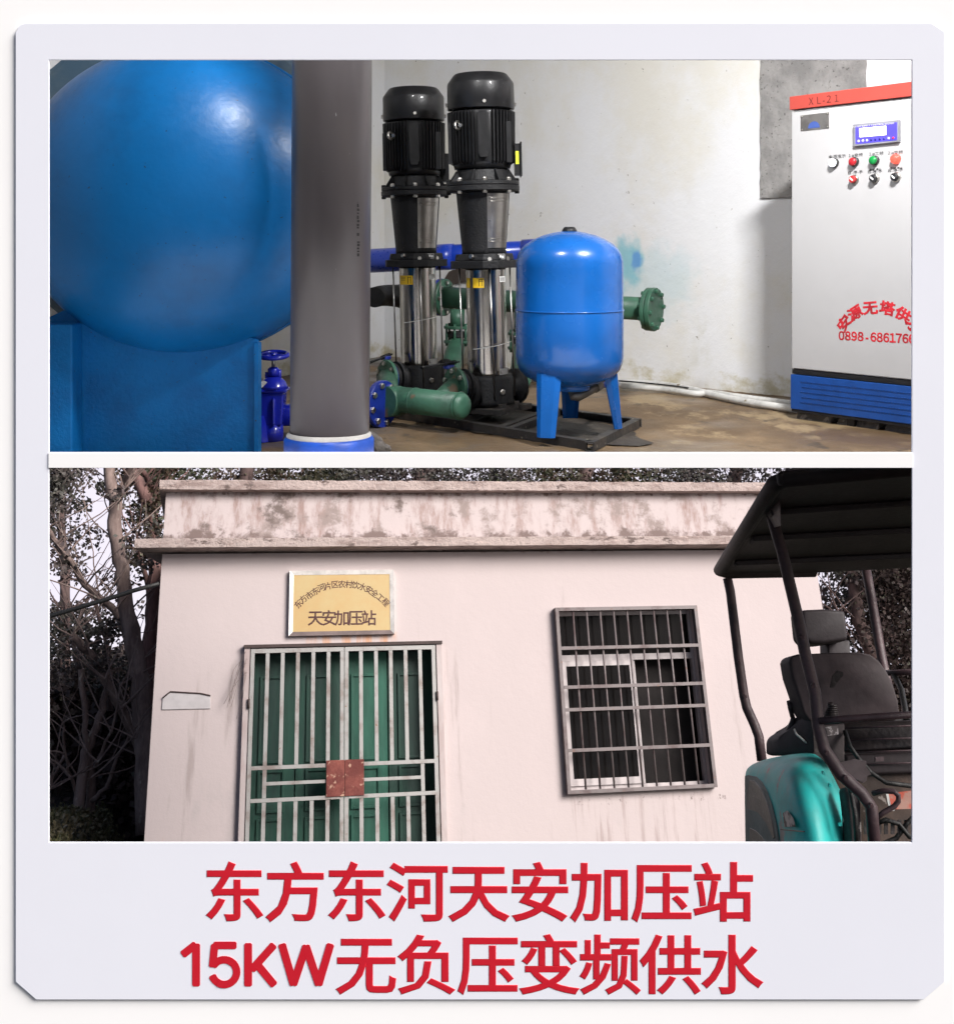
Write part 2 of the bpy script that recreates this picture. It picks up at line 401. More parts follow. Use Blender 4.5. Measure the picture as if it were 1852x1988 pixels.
# grey unpainted plaster patch on the back wall
dW = (Vector((c2.x, c2.y, 0)) - Vector((c0.x, c0.y, 0))).normalized(); nW = Vector((dW.y, -dW.x, 0))
pW = Vector((c0.x, c0.y, 0))
def onwall(px, py, off=0.012):
    q = Vector(((px - CX) / F, 1, (HY - py) / F)); pp = pW + nW * off
    return q * (nW.dot(pp) / nW.dot(q))
pts = []
for i in range(21): pts.append((1478 + U(-1.2, 1.2), 60 + (383 - 60) * i / 20))
for i in range(1, 20): pts.append((1478 + 204 * i / 20, 383 + U(-1, 1)))
for i in range(21): pts.append((1682 + U(-1.2, 1.2), 383 - (383 - 60) * i / 20))
mb = MB().slab([onwall(*p) for p in pts], nW * .006); o = single('plaster_patch', mb, m_conc, 'large grey unpainted plaster panel on the wall behind the control cabinet', 'plaster patch'); fixn(o)
mb = MB(); pts = [(861, 548), (868, 535), (873, 527), (884, 522), (893, 519), (905, 520), (930, 521), (950, 524), (960, 530), (958, 540), (930, 546), (900, 547), (880, 552)]
mb.slab([onwall(*p) for p in pts], nW * .008); o = single('broken_plaster', mb, mat('dark_mortar', (.09, .07, .06), .95, bump=.8, bscale=30), 'ragged dark patch of broken plaster behind the two pumps', 'plaster patch'); fixn(o)
# ceiling lamp: a tube fitting high above the opening, near the cabinet
def lamp(x, y, z, label, watts, aim, spread=180):
    lt = Thing('wall_lamp', label, 'lamp', (x, y, z), group='tube lamps high on the front wall of the pump room')
    lt.part('lamp_housing', MB().box(x - .3, x + .3, y - .08, y, z + .03, z + .08), mat('lamp_white', (.8, .8, .8), .4), bevel=.004)
    lt.part('lamp_tube', MB().tube([(x - .27, y + .02, z), (x + .27, y + .02, z)], .018, 12), mat('tube_glow', (.9, .9, .9), .3, emit=(1, .98, .95), estr=2.))
    al = bpy.data.lights.new('lamp_light', 'AREA'); al.shape = 'RECTANGLE'; al.size = .26; al.size_y = .1; al.energy = watts; al.color = (1.0, .99, .99); al.spread = math.radians(spread)
    lo_ = bpy.data.objects.new('lamp_light', al); COL.objects.link(lo_); lo_.location = (x, y + .07, z - .03)
    lo_.rotation_euler = (Vector((x, y, z)) - Vector(aim)).to_track_quat('Z', 'Y').to_euler()
lamp(1.25, 3.2, 1.62, 'white tube lamp high on the front wall, nearest the control cabinet', LAMP_W * 1.0, (1.1, 6.0, -.3), 125)
lamp(-.3, 3.2, 1.6, 'white tube lamp high on the front wall, nearest the blue storage tank', LAMP_W * .52, (-.5, 5.2, .1))

# ---- big blue tank
m_tank = mat('tank_blue', (.002, .15, .44), .36, col2=(.004, .075, .22), scale=1.5, lo=.38, hi=.75, bump=.10, bscale=38, spots=(.02, .04, .06), spot_scale=75, spot_amt=.70, coat=.0)
m_tank2 = mat('saddle_blue', (.002, .15, .44), .55, col2=(.004, .105, .32), scale=3.5, lo=.4, hi=.7, bump=.25, bscale=90, spots=(.03, .05, .07), spot_scale=90, spot_amt=.71)
TC = P(361, 386, 4.3)
tank = Thing('storage_tank', 'huge round blue steel storage tank filling the left of the pump room, dusty on top', 'tank', (TC.x, 4.45, HF))
rt = 302 / F * 4.3; rx_ = 326 / F * 4.3
mb = MB(); n = 96; prof = []
for i in range(1, 40):
    a = math.radians(2.3 * i); prof.append((math.sin(a), -math.cos(a)))
b0 = 0
mb.v.append(Vector((TC.x, 4.3 - .42, TC.z)))
AXT = 4.3
ringsn = []
pr = [(s_, AXT + c_ * .42) for s_, c_ in prof] + [(1.0, AXT), (1.0, AXT + .25), (1.0, 4.74), (.02, 4.75)]
for r_, y_ in pr:
    for k in range(n):
        a = 2 * math.pi * k / n; mb.v.append(Vector((TC.x + rx_ * r_ * math.cos(a), y_, TC.z + rt * r_ * math.sin(a))))
for k in range(n): mb.face([0, 1 + k, 1 + (k + 1) % n], True)
for i in range(len(pr) - 1):
    for k in range(n):
        q = 1 + i * n + k; p2 = 1 + i * n + (k + 1) % n; mb.face([q, q + n, p2 + n, p2], True)
shell = tank.part('shell', mb, m_tank)
mb = MB()
for i in range(n):
    pass
seam = []
for k in range(n + 1):
    a = 2 * math.pi * k / n; seam.append((TC.x + (rx_ + .002) * math.cos(a), AXT + .03, TC.z + (rt + .002) * math.sin(a)))
tank.part('weld_seam', MB().tube(seam, .007, 6, False), m_tank, shell)
m_dust = mat('dusty_grey_blue', (.13, .17, .19), .7, col2=(.05, .10, .15), scale=3, lo=.4, hi=.65, bump=.2, bscale=40)
mb = MB(); b1 = []
for k in range(64):
    a = 2 * math.pi * k / 64; b1.append((TC.x - .085 + rx_ * 1.13 * math.cos(a), TC.z + .05 + rt * 1.13 * math.sin(a)))
mb.slab([(x, 4.50, z) for x, z in b1], (0, .22, 0)); o = tank.part('rear_shell', mb, m_dust, bevel=.02); fixn(o)
# saddle plate with the curved cut-out
pts = []
xl, xr = P(84, 0, 4.26).x, P(500.5, 0, 4.2).x
ys = 4.2
pts.append((xl, HF)); pts.append((xr, HF))
ztop = P(0, 660, ys).z; pts.append((xr, ztop))
for i in range(25):
    a = math.radians(-47 - (133 - 47) * i / 24)
    x = TC.x + rx_ * .97 * math.cos(a); z = TC.z + rt * .96 * math.sin(a)
    if xl < x < xr: pts.append((x, z))
pts.append((xl, P(0, 626, ys).z))
mb = MB().slab([(x, ys, z) for x, z in pts], (0, .03, 0)); o = tank.part('saddle', mb, m_tank2, bevel=.003); fixn(o)
mb = MB(); g0, g1 = P(97, 0, 4.12).x, P(146, 0, 4.12).x
mb.box(g0 - .06, g1, 4.09, 4.197, HF, P(0, 629, 4.1).z); tank.part('saddle_rib', mb, m_tank2, bevel=.006)
mb = MB().box(xr - .012, xr + .004, ys - .012, ys + .05, HF, ztop - .01); tank.part('saddle_flange', mb, m_tank2, bevel=.002)

# ---- big grey pipe in front
m_grey = mat('grey_pvc', (.095, .084, .088), .34, col2=(.07, .06, .064), scale=1.5, var=.1, stretch=(1, 1, .25), spots=(.3, .3, .3), spot_scale=120, spot_amt=.745)
YP = 3.75; HT = P(0, 893, YP).z + .006; pc = P(641, 600, YP); rp = 76.5 / F * YP
pipe = Thing('grey_pipe', 'thick upright grey plastic pipe standing in a blue socket in front of the pumps', 'pipe', (pc.x, YP, HT))
tl = Matrix.Rotation(math.radians(-.3), 3, 'Y')
topx = P(645, 115, YP).x; botx = P(640, 862, YP).x
mb = MB().lathe([(rp * 1.0, 0), (rp * 1.008, 1.0), (rp * 1.01, 2.3)], (botx, YP, HT + .03), Vector((topx - botx, 0, P(0, 115, YP).z - P(0, 862, YP).z)), 72); pipe.part('pipe_body', mb, m_grey)
m_blu = mat('socket_blue', (.01, .075, .45), .4, var=.15, scale=8, spots=(.2, .2, .25), spot_scale=30, spot_amt=.7)
mb = MB(); zc = P(0, 858, YP - .12).z; rc = 87 / F * YP
mb.lathe([(rc, 0), (rc, zc - HT - .01), (rc - .006, zc - HT)], (botx - .002, YP, HT), n=72); pipe.part('socket', mb, m_blu)
mb = MB().lathe([(rp * 1.005, .0), (rp * 1.06, .004), (rc - .008, .014), (rc - .008, .022), (rp * 1.005, .03)], (botx - .002, YP, zc - .016), n=64, caps=False); pipe.part('joint_rim', mb, mat('pale_putty', (.45, .44, .42), .7))
mb = MB()
ang = math.atan2(-1, .72)
z = P(0, 366, YP).z; ze = P(0, 498, YP).z
while z > ze:
    h_ = U(.004, .011)
    if R() > .06:
        a0 = -.76 + U(-.01, .0); mb.cyl_patch((topx * .5 + botx * .5, YP), rp * 1.012, a0, a0 + U(.06, .10), z - h_, z, 2)
    z -= h_ + U(.002, .005)
pipe.part('printed_marking', mb, mat('black_ink', (.01, .01, .01), .6))

# ---- steel skid
m_steel = mat('black_skid', (.035, .032, .03), .55, col2=(.09, .075, .06), scale=9, lo=.5, hi=.75, bump=.3, bscale=60, spots=(.28, .25, .2), spot_scale=26, spot_amt=.68)
A0 = Vector((.414, 4.30)); A1 = Vector((-.40, 5.20)); B1 = Vector((.664, 4.90)); C1 = A1 + (B1 - A0)
RH = .034
skid = Thing('pump_skid', 'black welded steel base frame lying on the floor under the pumps and the blue vessel', 'base frame', (A0.x, A0.y, HF))
def rail(a, b, w_=.035, h=RH, z=HF):
    a = Vector((a[0], a[1], 0)); b = Vector((b[0], b[1], 0)); d = (b - a).normalized(); n_ = Vector((-d.y, d.x, 0)) * w_
    mb = MB()
    def bx(q0, q1, z0, z1): mb.hexa([a + n_ * q0 + EZ * z0, b + n_ * q0 + EZ * z0, b + n_ * q1 + EZ * z0, a + n_ * q1 + EZ * z0, a + n_ * q0 + EZ * z1, b + n_ * q0 + EZ * z1, b + n_ * q1 + EZ * z1, a + n_ * q1 + EZ * z1])
    bx(0, .14, z + .003, z + h - .004); bx(0, 1, z + h - .004, z + h); bx(0, 1, z, z + .003)
    return mb
for (a, b) in ((A1, A0), (A0, B1), (B1, C1), (C1, A1)):
    dd = (b - a).normalized() * .004
    skid.part('rail', rail(a, b - dd * 9), m_steel)
for t in (.36, .40, .62, .78):
    p = A0.lerp(A1, t); q = B1.lerp(C1, t); e = (q - p).normalized() * .04
    skid.part('crossbar', rail(p + e, q - e, .03, RH - .003), m_steel)

mb = MB(); cq = (A0 + A1 + B1 + C1) / 4; pts = []
for i in range(40):
    a = 2 * math.pi * i / 40; e1 = (A1 - A0) * .60; e2 = (B1 - A0) * .5; q = cq + e1 * math.cos(a) * U(.92, 1.08) + e2 * math.sin(a) * U(.9, 1.1); pts.append((q.x, q.y, HF + .004))
def oil_mat():
    m, N, b = mk('oily_dirt'); tc = N('TexCoord').outputs['Object']
    N.ln(masks(N, tc, [((.035, .028, .022), 4, (1, 1, 1), .4, .6, []), ((.10, .08, .06), 14, (1, 1, 1), .55, .7, [])], (.055, .045, .036)), b.inputs['Base Color']); b.inputs['Roughness'].default_value = .6; bumped(N, b, tc, 25, .6, .015); return m
single('oil_stain', MB().poly(pts), oil_mat(), kind='structure')

# ---- pumps
m_blk = mat('black_enamel', (.011, .011, .012), .38, var=.2, scale=9, bump=.05, bscale=140, spots=(.05, .05, .05), spot_scale=90, spot_amt=.72, coat=.12)
m_cast = mat('black_casting', (.016, .016, .017), .5, bump=.3, bscale=110, spots=(.08, .075, .07), spot_scale=55, spot_amt=.71)
m_ss = mat('stainless_sleeve', (.52, .50, .47), .17, 1.0, col2=(.40, .37, .34), scale=3, stretch=(1, 1, .3), bump=.03, bscale=30)
m_ss2 = mat('brushed_guard', (.42, .40, .37), .3, 1.0, scale=4, bump=.04, bscale=60)
m_bolt = mat('zinc_bolt', (.62, .6, .56), .3, 1.0, var=.2, scale=30)
m_rod = mat('rod_steel', (.42, .41, .39), .3, 1.0)
m_yel = mat('yellow_sticker', (.72, .46, .015), .5, var=.05); m_ink = mat('black_ink', (.01, .01, .01), .6); m_wht = mat('white_label', (.72, .72, .70), .5, var=.03)
for q_, v_ in ((m_blk, .28), (m_cast, .25), (m_tank, .38), (m_tank2, .25)): q_.node_tree.nodes['Principled BSDF'].inputs['Specular IOR Level'].default_value = v_
def zz(y, yc=5.1): return (HY - y) / F * yc
def make_pump(second):
    label = 'taller-looking black vertical pump on the right, with junction box and stainless sleeve' if not second else 'black vertical multistage pump on the left, next to the thick grey pipe'
    t = Thing('vertical_pump', label, 'pump', (0, 0, zz(795)), group='vertical pumps on the black skid')
    k = 1 / F * 5.1
    mb = MB().lathe([(.02, zz(143)), (50 * k, zz(144)), (53 * k, zz(146.5)), (63.5 * k, zz(161)), (64.8 * k, zz(165)), (65 * k, zz(212)), (64 * k, zz(213)), (60 * k, zz(214))], (0, 0, 0), n=56)
    cover = t.part('fan_cover', mb, m_blk)
    for a in (-85, 5, 95, 185): 
        d = Vector((math.cos(math.radians(a)), math.sin(math.radians(a)), 0)); t.part('bolt', MB().hexnut(d * 65 * k + EZ * zz(203), d, .0085, .008), m_bolt, cover)
    mb = MB().lathe([(56 * k, zz(214)), (57 * k, zz(222)), (57 * k, zz(314)), (54 * k, zz(328))], (0, 0, 0), n=40); body = t.part('motor_body', mb, m_blk)
    mb = MB()
    for i in range(52):
        a = 2 * math.pi * i / 52; d = Vector((math.cos(a), math.sin(a), 0))
        if abs(((math.degrees(a) + 88 + 180) % 360) - 180) < 12: continue
        z1 = zz(216); z0 = zz(321); x = Vector((-d.y, d.x, 0)) * .0016
        mb.hexa([d * .118 - x + EZ * z0, d * .139 - x + EZ * (z0 + .012), d * .139 + x + EZ * (z0 + .012), d * .118 + x + EZ * z0,
                 d * .118 - x + EZ * z1, d * .1425 - x + EZ * (z1 - .006), d * .1425 + x + EZ * (z1 - .006), d * .118 + x + EZ * z1])
    t.part('cooling_fin', mb, m_blk, body, kind='stuff')
    def fp(a, r, z): a = math.radians(a); return Vector((r * math.cos(a), r * math.sin(a), z))
    ring = [(-97.5, zz(226)), (-94, zz(220)), (-81, zz(220)), (-77.5, zz(226)), (-77.5, zz(300)), (-81, zz(309)), (-94, zz(309)), (-97.5, zz(300))]
    mb = MB(); mb.slab([fp(a, .139, z) for a, z in ring], fp(-87.5, .009, 0)); o = t.part('nameplate_pad', mb, m_blk, body, bevel=.002); fixn(o)
    e = fp(-131, .15, zz(247)); mb = MB().ring(e, (.78, -.6, .1), .0165, .0055); mb.tube([fp(-131, .12, zz(247)), fp(-125, .153, zz(247))], .008, 10); t.part('eye_bolt', mb, m_bolt)
    for a in (-160, -36):
        mb = MB().bar(fp(a, .138, zz(240)), fp(a, .138, zz(318)), .02, .03); t.part('foot_lug', mb, m_blk, body)
    if not second:
        d = fp(4, 1, 0); mb = MB(); mb.box(.135, .158, -.055, .05, zz(341), zz(281)); mb.box(.158, .165, -.062, .057, zz(344), zz(278)); jb = t.part('junction_box', mb, m_blk, bevel=.002)
        t.part('yellow_label', MB().box(.139, .152, -.0565, -.0552, zz(321), zz(296)), mat('lime_sticker', (.65, .72, .02), .5), jb)
    else:
        t.part('junction_box', MB().box(.11, .155, .02, .12, zz(341), zz(281)), m_blk, bevel=.002)
    mb = MB().lathe([(49 * k, zz(327)), (50 * k, zz(333)), (53 * k, zz(349)), (55 * k, zz(352))], (0, 0, 0), n=40); bell = t.part('motor_flange', mb, m_cast)
    for i in range(8):
        mb = MB(); a = i * 45 - 62; d = fp(a, 1, 0); x = fp(a + 90, .003, 0)
        mb.hexa([d * .105 - x + EZ * zz(352), d * .148 - x + EZ * zz(352), d * .148 + x + EZ * zz(352), d * .105 + x + EZ * zz(352),
                 d * .1 - x + EZ * zz(330), d * .116 - x + EZ * zz(330), d * .116 + x + EZ * zz(330), d * .1 + x + EZ * zz(330)])
        t.part('gusset', mb, m_cast, bell)
    t.part('flange', MB().lathe([(60 * k, zz(352)), (70 * k, zz(352.5)), (71 * k, zz(354)), (71 * k, zz(359)), (70 * k, zz(360))], (0, 0, 0), n=48, smooth=False), m_cast)
    fl = t.part('flange', MB().lathe([(70 * k, zz(360.6)), (71.5 * k, zz(361.5)), (71.5 * k, zz(370)), (66 * k, zz(372.5))], (0, 0, 0), n=48, smooth=False), m_cast)
    for a in (-131, -87, -42, 0, 48, 90, 135, 180):
        mb = MB().hexnut(fp(a, .143, zz(353)), EZ, .0105, .014); mb.hexnut(fp(a, .143, zz(371)), -EZ, .0105, .012); t.part('bolt', mb, m_bolt if a in (-87, -42, -131) else m_cast, fl)
    # bracket with stainless coupling guard in its right opening
    mb = MB().lathe([(53.5 * k, zz(371)), (52 * k, zz(376)), (43 * k, zz(484)), (43 * k, zz(493))], (0, 0, 0), n=40); br = t.part('motor_bracket', mb, m_cast)
    mb = MB(); nn = 10
    for zr, rr in ((zz(377), .1165), (zz(481), .0972)):
        for i in range(nn + 1): mb.v.append(fp(-82 + 60 * i / nn, rr, zr))
    for i in range(nn): mb.face([i, i + nn + 1, i + nn + 2, i + 1], True)
    gd = t.part('coupling_guard', mb, m_ss2)
    for yy in (386, 392, 463, 469):
        mb = MB(); f_ = (yy - 377) / 104; rr = .1165 + (.0972 - .1165) * f_ + .0008
        mb.tube([fp(-78 + 50 * i / 8, rr, zz(yy)) for i in range(9)], .0016, 6); t.part('guard_rib', mb, m_ss2, gd)
    mb = MB().bar(fp(-84, .107, zz(374)), fp(-84, .088, zz(490)), .012, .014); t.part('bracket_edge', mb, m_cast, br)
    # pump head
    mb = MB()
    def oct_(r, c, z): return [Vector((x, y, z)) for x, y in ((r, -c), (r, c), (c, r), (-c, r), (-r, c), (-r, -c), (-c, -r), (c, -r))]
    q = math.radians(-35); Rz = Matrix.Rotation(q, 3, 'Z')
    def octslab(r, c, z0, z1, r2=None):
        b = len(mb.v); mb.v += [Rz @ p for p in oct_(r, c, z0)] + [Rz @ p for p in oct_(r2 or r, c, z1)]
        mb.face([b + i for i in reversed(range(8))]); mb.face([b + 8 + i for i in range(8)])
        for i in range(8): mb.face([b + i, b + (i + 1) % 8, b + 8 + (i + 1) % 8, b + 8 + i])
    octslab(.121, .075, zz(520), zz(505)); octslab(.107, .065, zz(504.6), zz(492), .1)
    hd = t.part('pump_head', mb, m_cast, bevel=.003)
    for a, z_ in ((-118, 497), (-80, 503), (-35, 503), (170, 503)):
        t.part('bolt', MB().hexnut(fp(a, .108, zz(z_)), fp(a, 1, .15), .011, .014), m_bolt, hd)
    a0 = -57; d = fp(a0, 1, 0)
    c_ = fp(a0, .1085, zz(498)); X = fp(a0 + 90, 1, 0); 
    mb = MB(); mb.hexa([c_ - X * .03 - EZ * .012, c_ + X * .03 - EZ * .012, c_ + X * .03 - EZ * .012 + d * .002, c_ - X * .03 - EZ * .012 + d * .002,
                        c_ - X * .03 + EZ * .012, c_ + X * .03 + EZ * .012, c_ + X * .03 + EZ * .012 + d * .002, c_ - X * .03 + EZ * .012 + d * .002])
    pl = t.part('nameplate', mb, mat('plate_dark', (.03, .03, .03), .5), hd)
    # stainless sleeve, rods, base
    mb = MB().lathe([(38.5 * k, zz(518)), (39 * k, zz(524)), (38.6 * k, zz(530)), (38.6 * k, zz(715)), (39 * k, zz(722)), (38.5 * k, zz(728))], (.004, 0, 0), n=56); sl = t.part('sleeve', mb, m_ss)
    for a in (-79, 8, 100, 188):
        t.part('tie_rod', MB().tube([fp(a, .107, zz(519)) + EX * 0, fp(a, .107, zz(770)) + EX * .008], .0038, 8), m_rod)
    mb = MB().lathe([(41 * k, zz(726)), (46 * k, zz(733)), (46 * k, zz(775)), (50 * k, zz(782))], (.012, 0, 0), n=36); bs = t.part('pump_base', mb, m_cast)
    mb = MB(); q = math.radians(-35)
    for sx in (-1, 1):
        c_ = Vector((.014, 0, 0)) + Rz @ Vector((0, sx * .095, 0)); 
        x = Rz @ Vector((.125, 0, 0)); y = Rz @ Vector((0, .028, 0))
        mb.hexa([c_ - x - y + EZ * zz(797), c_ + x - y + EZ * zz(797), c_ + x + y + EZ * zz(797), c_ - x + y + EZ * zz(797), c_ - x - y + EZ * zz(786), c_ + x - y + EZ * zz(786), c_ + x + y + EZ * zz(786), c_ - x + y + EZ * zz(786)])
    x = Rz @ Vector((.1, 0, 0)); y = Rz @ Vector((0, .066, 0)); c_ = Vector((.014, 0, 0))
    mb.hexa([c_ - x - y + EZ * zz(797), c_ + x - y + EZ * zz(797), c_ + x + y + EZ * zz(797), c_ - x + y + EZ * zz(797), c_ - x - y + EZ * zz(779), c_ + x - y + EZ * zz(779), c_ + x + y + EZ * zz(779), c_ - x + y + EZ * zz(779)])
    t.part('foot_plate', mb, m_steel, bs, bevel=.002)
    t.part('bolt', MB().hexnut(fp(-60, .098, zz(757)) + EX * .012, fp(-60, 1, 0), .012, .008), m_bolt, bs)
    SD = Vector((-.8, -.6, 0))
    for sg, off in ((1, .125), (-1, .14)):
        d = SD * sg; c_ = Vector((.016, 0, zz(754)))
        mb = MB().lathe([(.055, .03), (.046, .07), (.046, off - .02), (.072, off - .018), (.075, off - .012), (.075, off + .004), (.068, off + .008), (.05, off + .009)], c_, d, 36)
        t.part('port_flange', mb, m_cast)
    # stickers
    def st(px0, px1, y0, y1, m, nm, rad=.0851, cx_=.004):
        c_ = 936; a0 = math.acos(max(-1, min(1, ((px0 - c_) * k) / rad))); a1 = math.acos(max(-1, min(1, ((px1 - c_) * k) / rad)))
        return t.part(nm, MB().cyl_patch((cx_, 0), rad, -a0, -a1, zz(y1), zz(y0)), m, sl)
    if not second:
        st(898.5, 905, 538, 557, m_yel, 'warning_sticker'); st(911, 932, 538, 557, m_yel, 'warning_sticker'); st(962, 973, 536, 547, m_wht, 'barcode_label')
        for q_ in range(4): st(964 + q_ * 2.1, 965 + q_ * 2.1, 538, 545, m_ink, 'barcode_bar', .0853)
        for q_ in (540.5, 544): st(922, 931, q_, q_ + 1.2, m_ink, 'sticker_line', .0854)
        st(922, 923.4, 541, 554, m_ink, 'sticker_line', .0854); st(928, 929.3, 541, 554, m_ink, 'sticker_line', .0854)
        tg = (958, 977)
    else:
        st(900, 928, 538, 557, m_yel, 'warning_sticker'); st(962, 973, 536, 547, m_wht, 'barcode_label')
        for q_ in range(4): st(964 + q_ * 2.1, 965 + q_ * 2.1, 538, 545, m_ink, 'barcode_bar', .0853)
        st(917, 918.4, 540, 555, m_ink, 'sticker_line', .0854); st(923, 924.3, 540, 555, m_ink, 'sticker_line', .0854); st(917, 924, 541, 542.2, m_ink, 'sticker_line', .0854)
        for q_ in (541, 544, 547): st(902, 912, q_, q_ + 1, m_ink, 'sticker_line', .0854)
        tg = (958, 977)
    st(tg[0], tg[1], 713, 725, mat('pale_tag', (.42, .42, .41), .5), 'tag')
    a = math.radians(-62); X = Vector((-math.sin(a), math.cos(a), 0))
    text('CDL', .0155, m_ink, X, EZ, Vector((.004 + .0868 * math.cos(a), .0868 * math.sin(a), zz(719))), sl, 'lettering', .0006, .0006, base=t.base)
    text('南元泵业' if False else 'NFYU', .012, m_wht, fp(a0 + 90, 1, 0), EZ, fp(a0, .1112, zz(498)), hd, 'lettering', .0006, base=t.base) if False else None
    mb = MB(); c_ = fp(a0, .1108, 0); X = fp(a0 + 90, 1, 0)
    for (u0, u1, v0, v1) in ((-.028, .028, .0095, .0108), (-.028, .028, -.0108, -.0095), (-.028, -.0265, -.0108, .0108), (.0265, .028, -.0108, .0108), (-.024, -.014, .001, .007), (-.024, -.016, -.007, -.001), (-.01, -.001, -.005, .005), (.002, .012, -.004, .006), (.014, .023, -.006, .004)):
        mb.poly([c_ + X * u0 + EZ * (zz(498) + v0), c_ + X * u1 + EZ * (zz(498) + v0), c_ + X * u1 + EZ * (zz(498) + v1), c_ + X * u0 + EZ * (zz(498) + v1)])
    t.part('plate_marking', mb, m_wht, pl)
    # clear cable tie round rod and sleeve
    mb = MB(); yy = 668 if not second else 630
    mb.tube([fp(-120 + 8 * i, .112, zz(yy + 6 - i)) for i in range(13)], .0016, 6); t.part('cable_tie', mb, m_wht)
    return t
pb = make_pump(False)
TL = math.radians(-1.3)
pb.o.matrix_world = Matrix.Translation((P(947, 0, 5.1).x, 5.1, zz(795))) @ Matrix.Rotation(TL, 4, 'Y')
pa = make_pump(True)
YA = 5.55; 
pa.o.matrix_world = Matrix.Translation((P(813, 0, YA).x, YA, zz(795))) @ Matrix.Rotation(TL * .8, 4, 'Y')

# ---- green suction manifold
m_grn = mat('green_enamel', (.04, .125, .078), .42, col2=(.025, .07, .046), scale=7, bump=.2, bscale=50, spots=(.12, .085, .05), spot_scale=9, spot_amt=.585)
m_grn2 = mat('green_enamel_clean', (.036, .11, .068), .42, col2=(.024, .07, .045), scale=7, bump=.12, bscale=50)
m_dkb = mat('valve_blue', (.010, .03, .27), .3, var=.2, scale=12, bump=.1, coat=.3)
m_rub = mat('black_rubber', (.012, .012, .012), .55, bump=.5, bscale=60)
ma, mz = P(747, 772, 4.98), P(893, 788, 4.72)
md = (mz - ma).normalized(); rm = 25.5 / F * 4.8
man = Thing('suction_manifold', 'short green capped pipe with two branches in front of the pumps, mud on top', 'pipe', (mz.x, mz.y, HF))
mbody = MB().tube([ma - md * .02, ma, mz], rm, 28)
pbd = man.part('pipe_body', mbody, m_grn)
mb = MB().lathe([(rm, 0), (rm * .98, .010), (rm * .86, .020), (rm * .55, .028), (rm * .02, .031)], mz, md, 28); man.part('end_cap', mb, m_grn)
man.part('weld_seam', MB().ring(mz, md, rm, .0035, 32, 6), m_grn); man.part('weld_seam', MB().ring(ma + md * .17, md, rm, .003, 32, 6), m_grn)
def bolts(th, c, d, rad, n, r, t, m, parent=None, ph=0):
    d = Vector(d).normalized(); x = d.orthogonal().normalized(); y = d.cross(x)
    for i in range(n):
        a = 2 * math.pi * i / n + ph; th.part('bolt', MB().hexnut(c + (x * math.cos(a) + y * math.sin(a)) * rad, d, r, t), m, parent)
def flange(th, c, d, r, t, m, nb=8, br=.010, mbolt=None, both=False, nm='flange'):
    d = Vector(d).normalized(); f = th.part(nm, MB().disc(c, d, r, t, 40), m)
    bolts(th, Vector(c) + d * t / 2, d, r * .8, nb, br, .01, mbolt or m_bolt, f, .3)
    if both: bolts(th, Vector(c) - d * t / 2, -d, r * .8, nb, br, .01, mbolt or m_bolt, f, .3)
    return f
# blue flange and black hose on the left end
fd = Vector((.86, -.5, 0))
flange(man, P(741, 784, 4.9), Vector((.83, -.55, 0)), 46 / F * 4.9, .024, m_dkb, 8, .013, m_bolt, True, 'blue_flange')
man.part('branch_neck', MB().tube([P(748, 780, 4.9), P(775, 778, 4.96)], .062, 24), m_grn)
# branches to the two pumps
fb = Vector((P(884, 750, 4.98))); fa = Vector(P(752, 733, 5.36))
SDN = Vector((.8, .6, 0))
man.part('branch', MB().tube([P(850, 781, 4.85), fb.lerp(P(850, 781, 4.85), .35), fb], .040, 20), m_grn)
flange(man, fb, -SDN, .079, .016, m_grn, 6, .011, m_bolt)
man.part('branch', MB().tube([P(756, 772, 5.0), fa], .042, 20), m_grn)
flange(man, fa, -SDN, .079, .016, m_grn, 6, .011, m_bolt)
# corrugated black hose running left from the blue flange
hs = []; rr = []
h0, h1 = P(736, 787, 4.93), P(640, 790, 5.15)
for i in range(60):
    p = h0.lerp(h1, i / 59); hs.append(p); rr.append(.066 + .003 * math.sin(i * 1.9))
single('suction_hose', MB().tube(hs, rr, 24), m_rub, 'black ribbed hose behind the grey pipe, joined to the blue flange', 'hose')
# valves between manifold branches and pump inlets
def butterfly(c, d, stem_to, lever_to, lever_from, label):
    t = Thing('butterfly_valve', label, 'valve', c, group='butterfly valves at the pump inlets')
    t.part('valve_body', MB().disc(c, d, .062, .022, 32), m_cast)
    t.part('blue_rim', MB().disc(Vector(c) - Vector(d).normalized() * .014, d, .066, .006, 32), m_dkb)
    t.part('valve_seat', MB().disc(Vector(c) + Vector(d).normalized() * .02, d, .07, .01, 32), m_cast)
    t.part('stem', MB().tube([c, stem_to], .013, 12), m_dkb)
    t.part('stem_head', MB().disc(stem_to, EZ + Vector((.1, 0, 0)), .024, .014, 20), m_dkb)
    mb = MB(); a = Vector(lever_from); b = Vector(lever_to); mb.bar(a, b, .012, .006); mb.tube([a.lerp(b, .6), b], .006, 8)
    for i in range(7): mb.ring(a.lerp(b, .1 + i * .05), (b - a), .008, .002, 10, 4)
    t.part('lever', mb, m_blk)
butterfly(fb + SDN * .03, SDN, P(871, 712, 5.03), P(818, 714, 4.85), P(890, 702, 5.1), 'blue butterfly valve with black lever between the two pumps')
butterfly(fa + SDN * .03, SDN, P(749, 694, 5.42), P(712, 706, 5.2), P(760, 687, 5.5), 'blue butterfly valve with black lever beside the grey pipe')

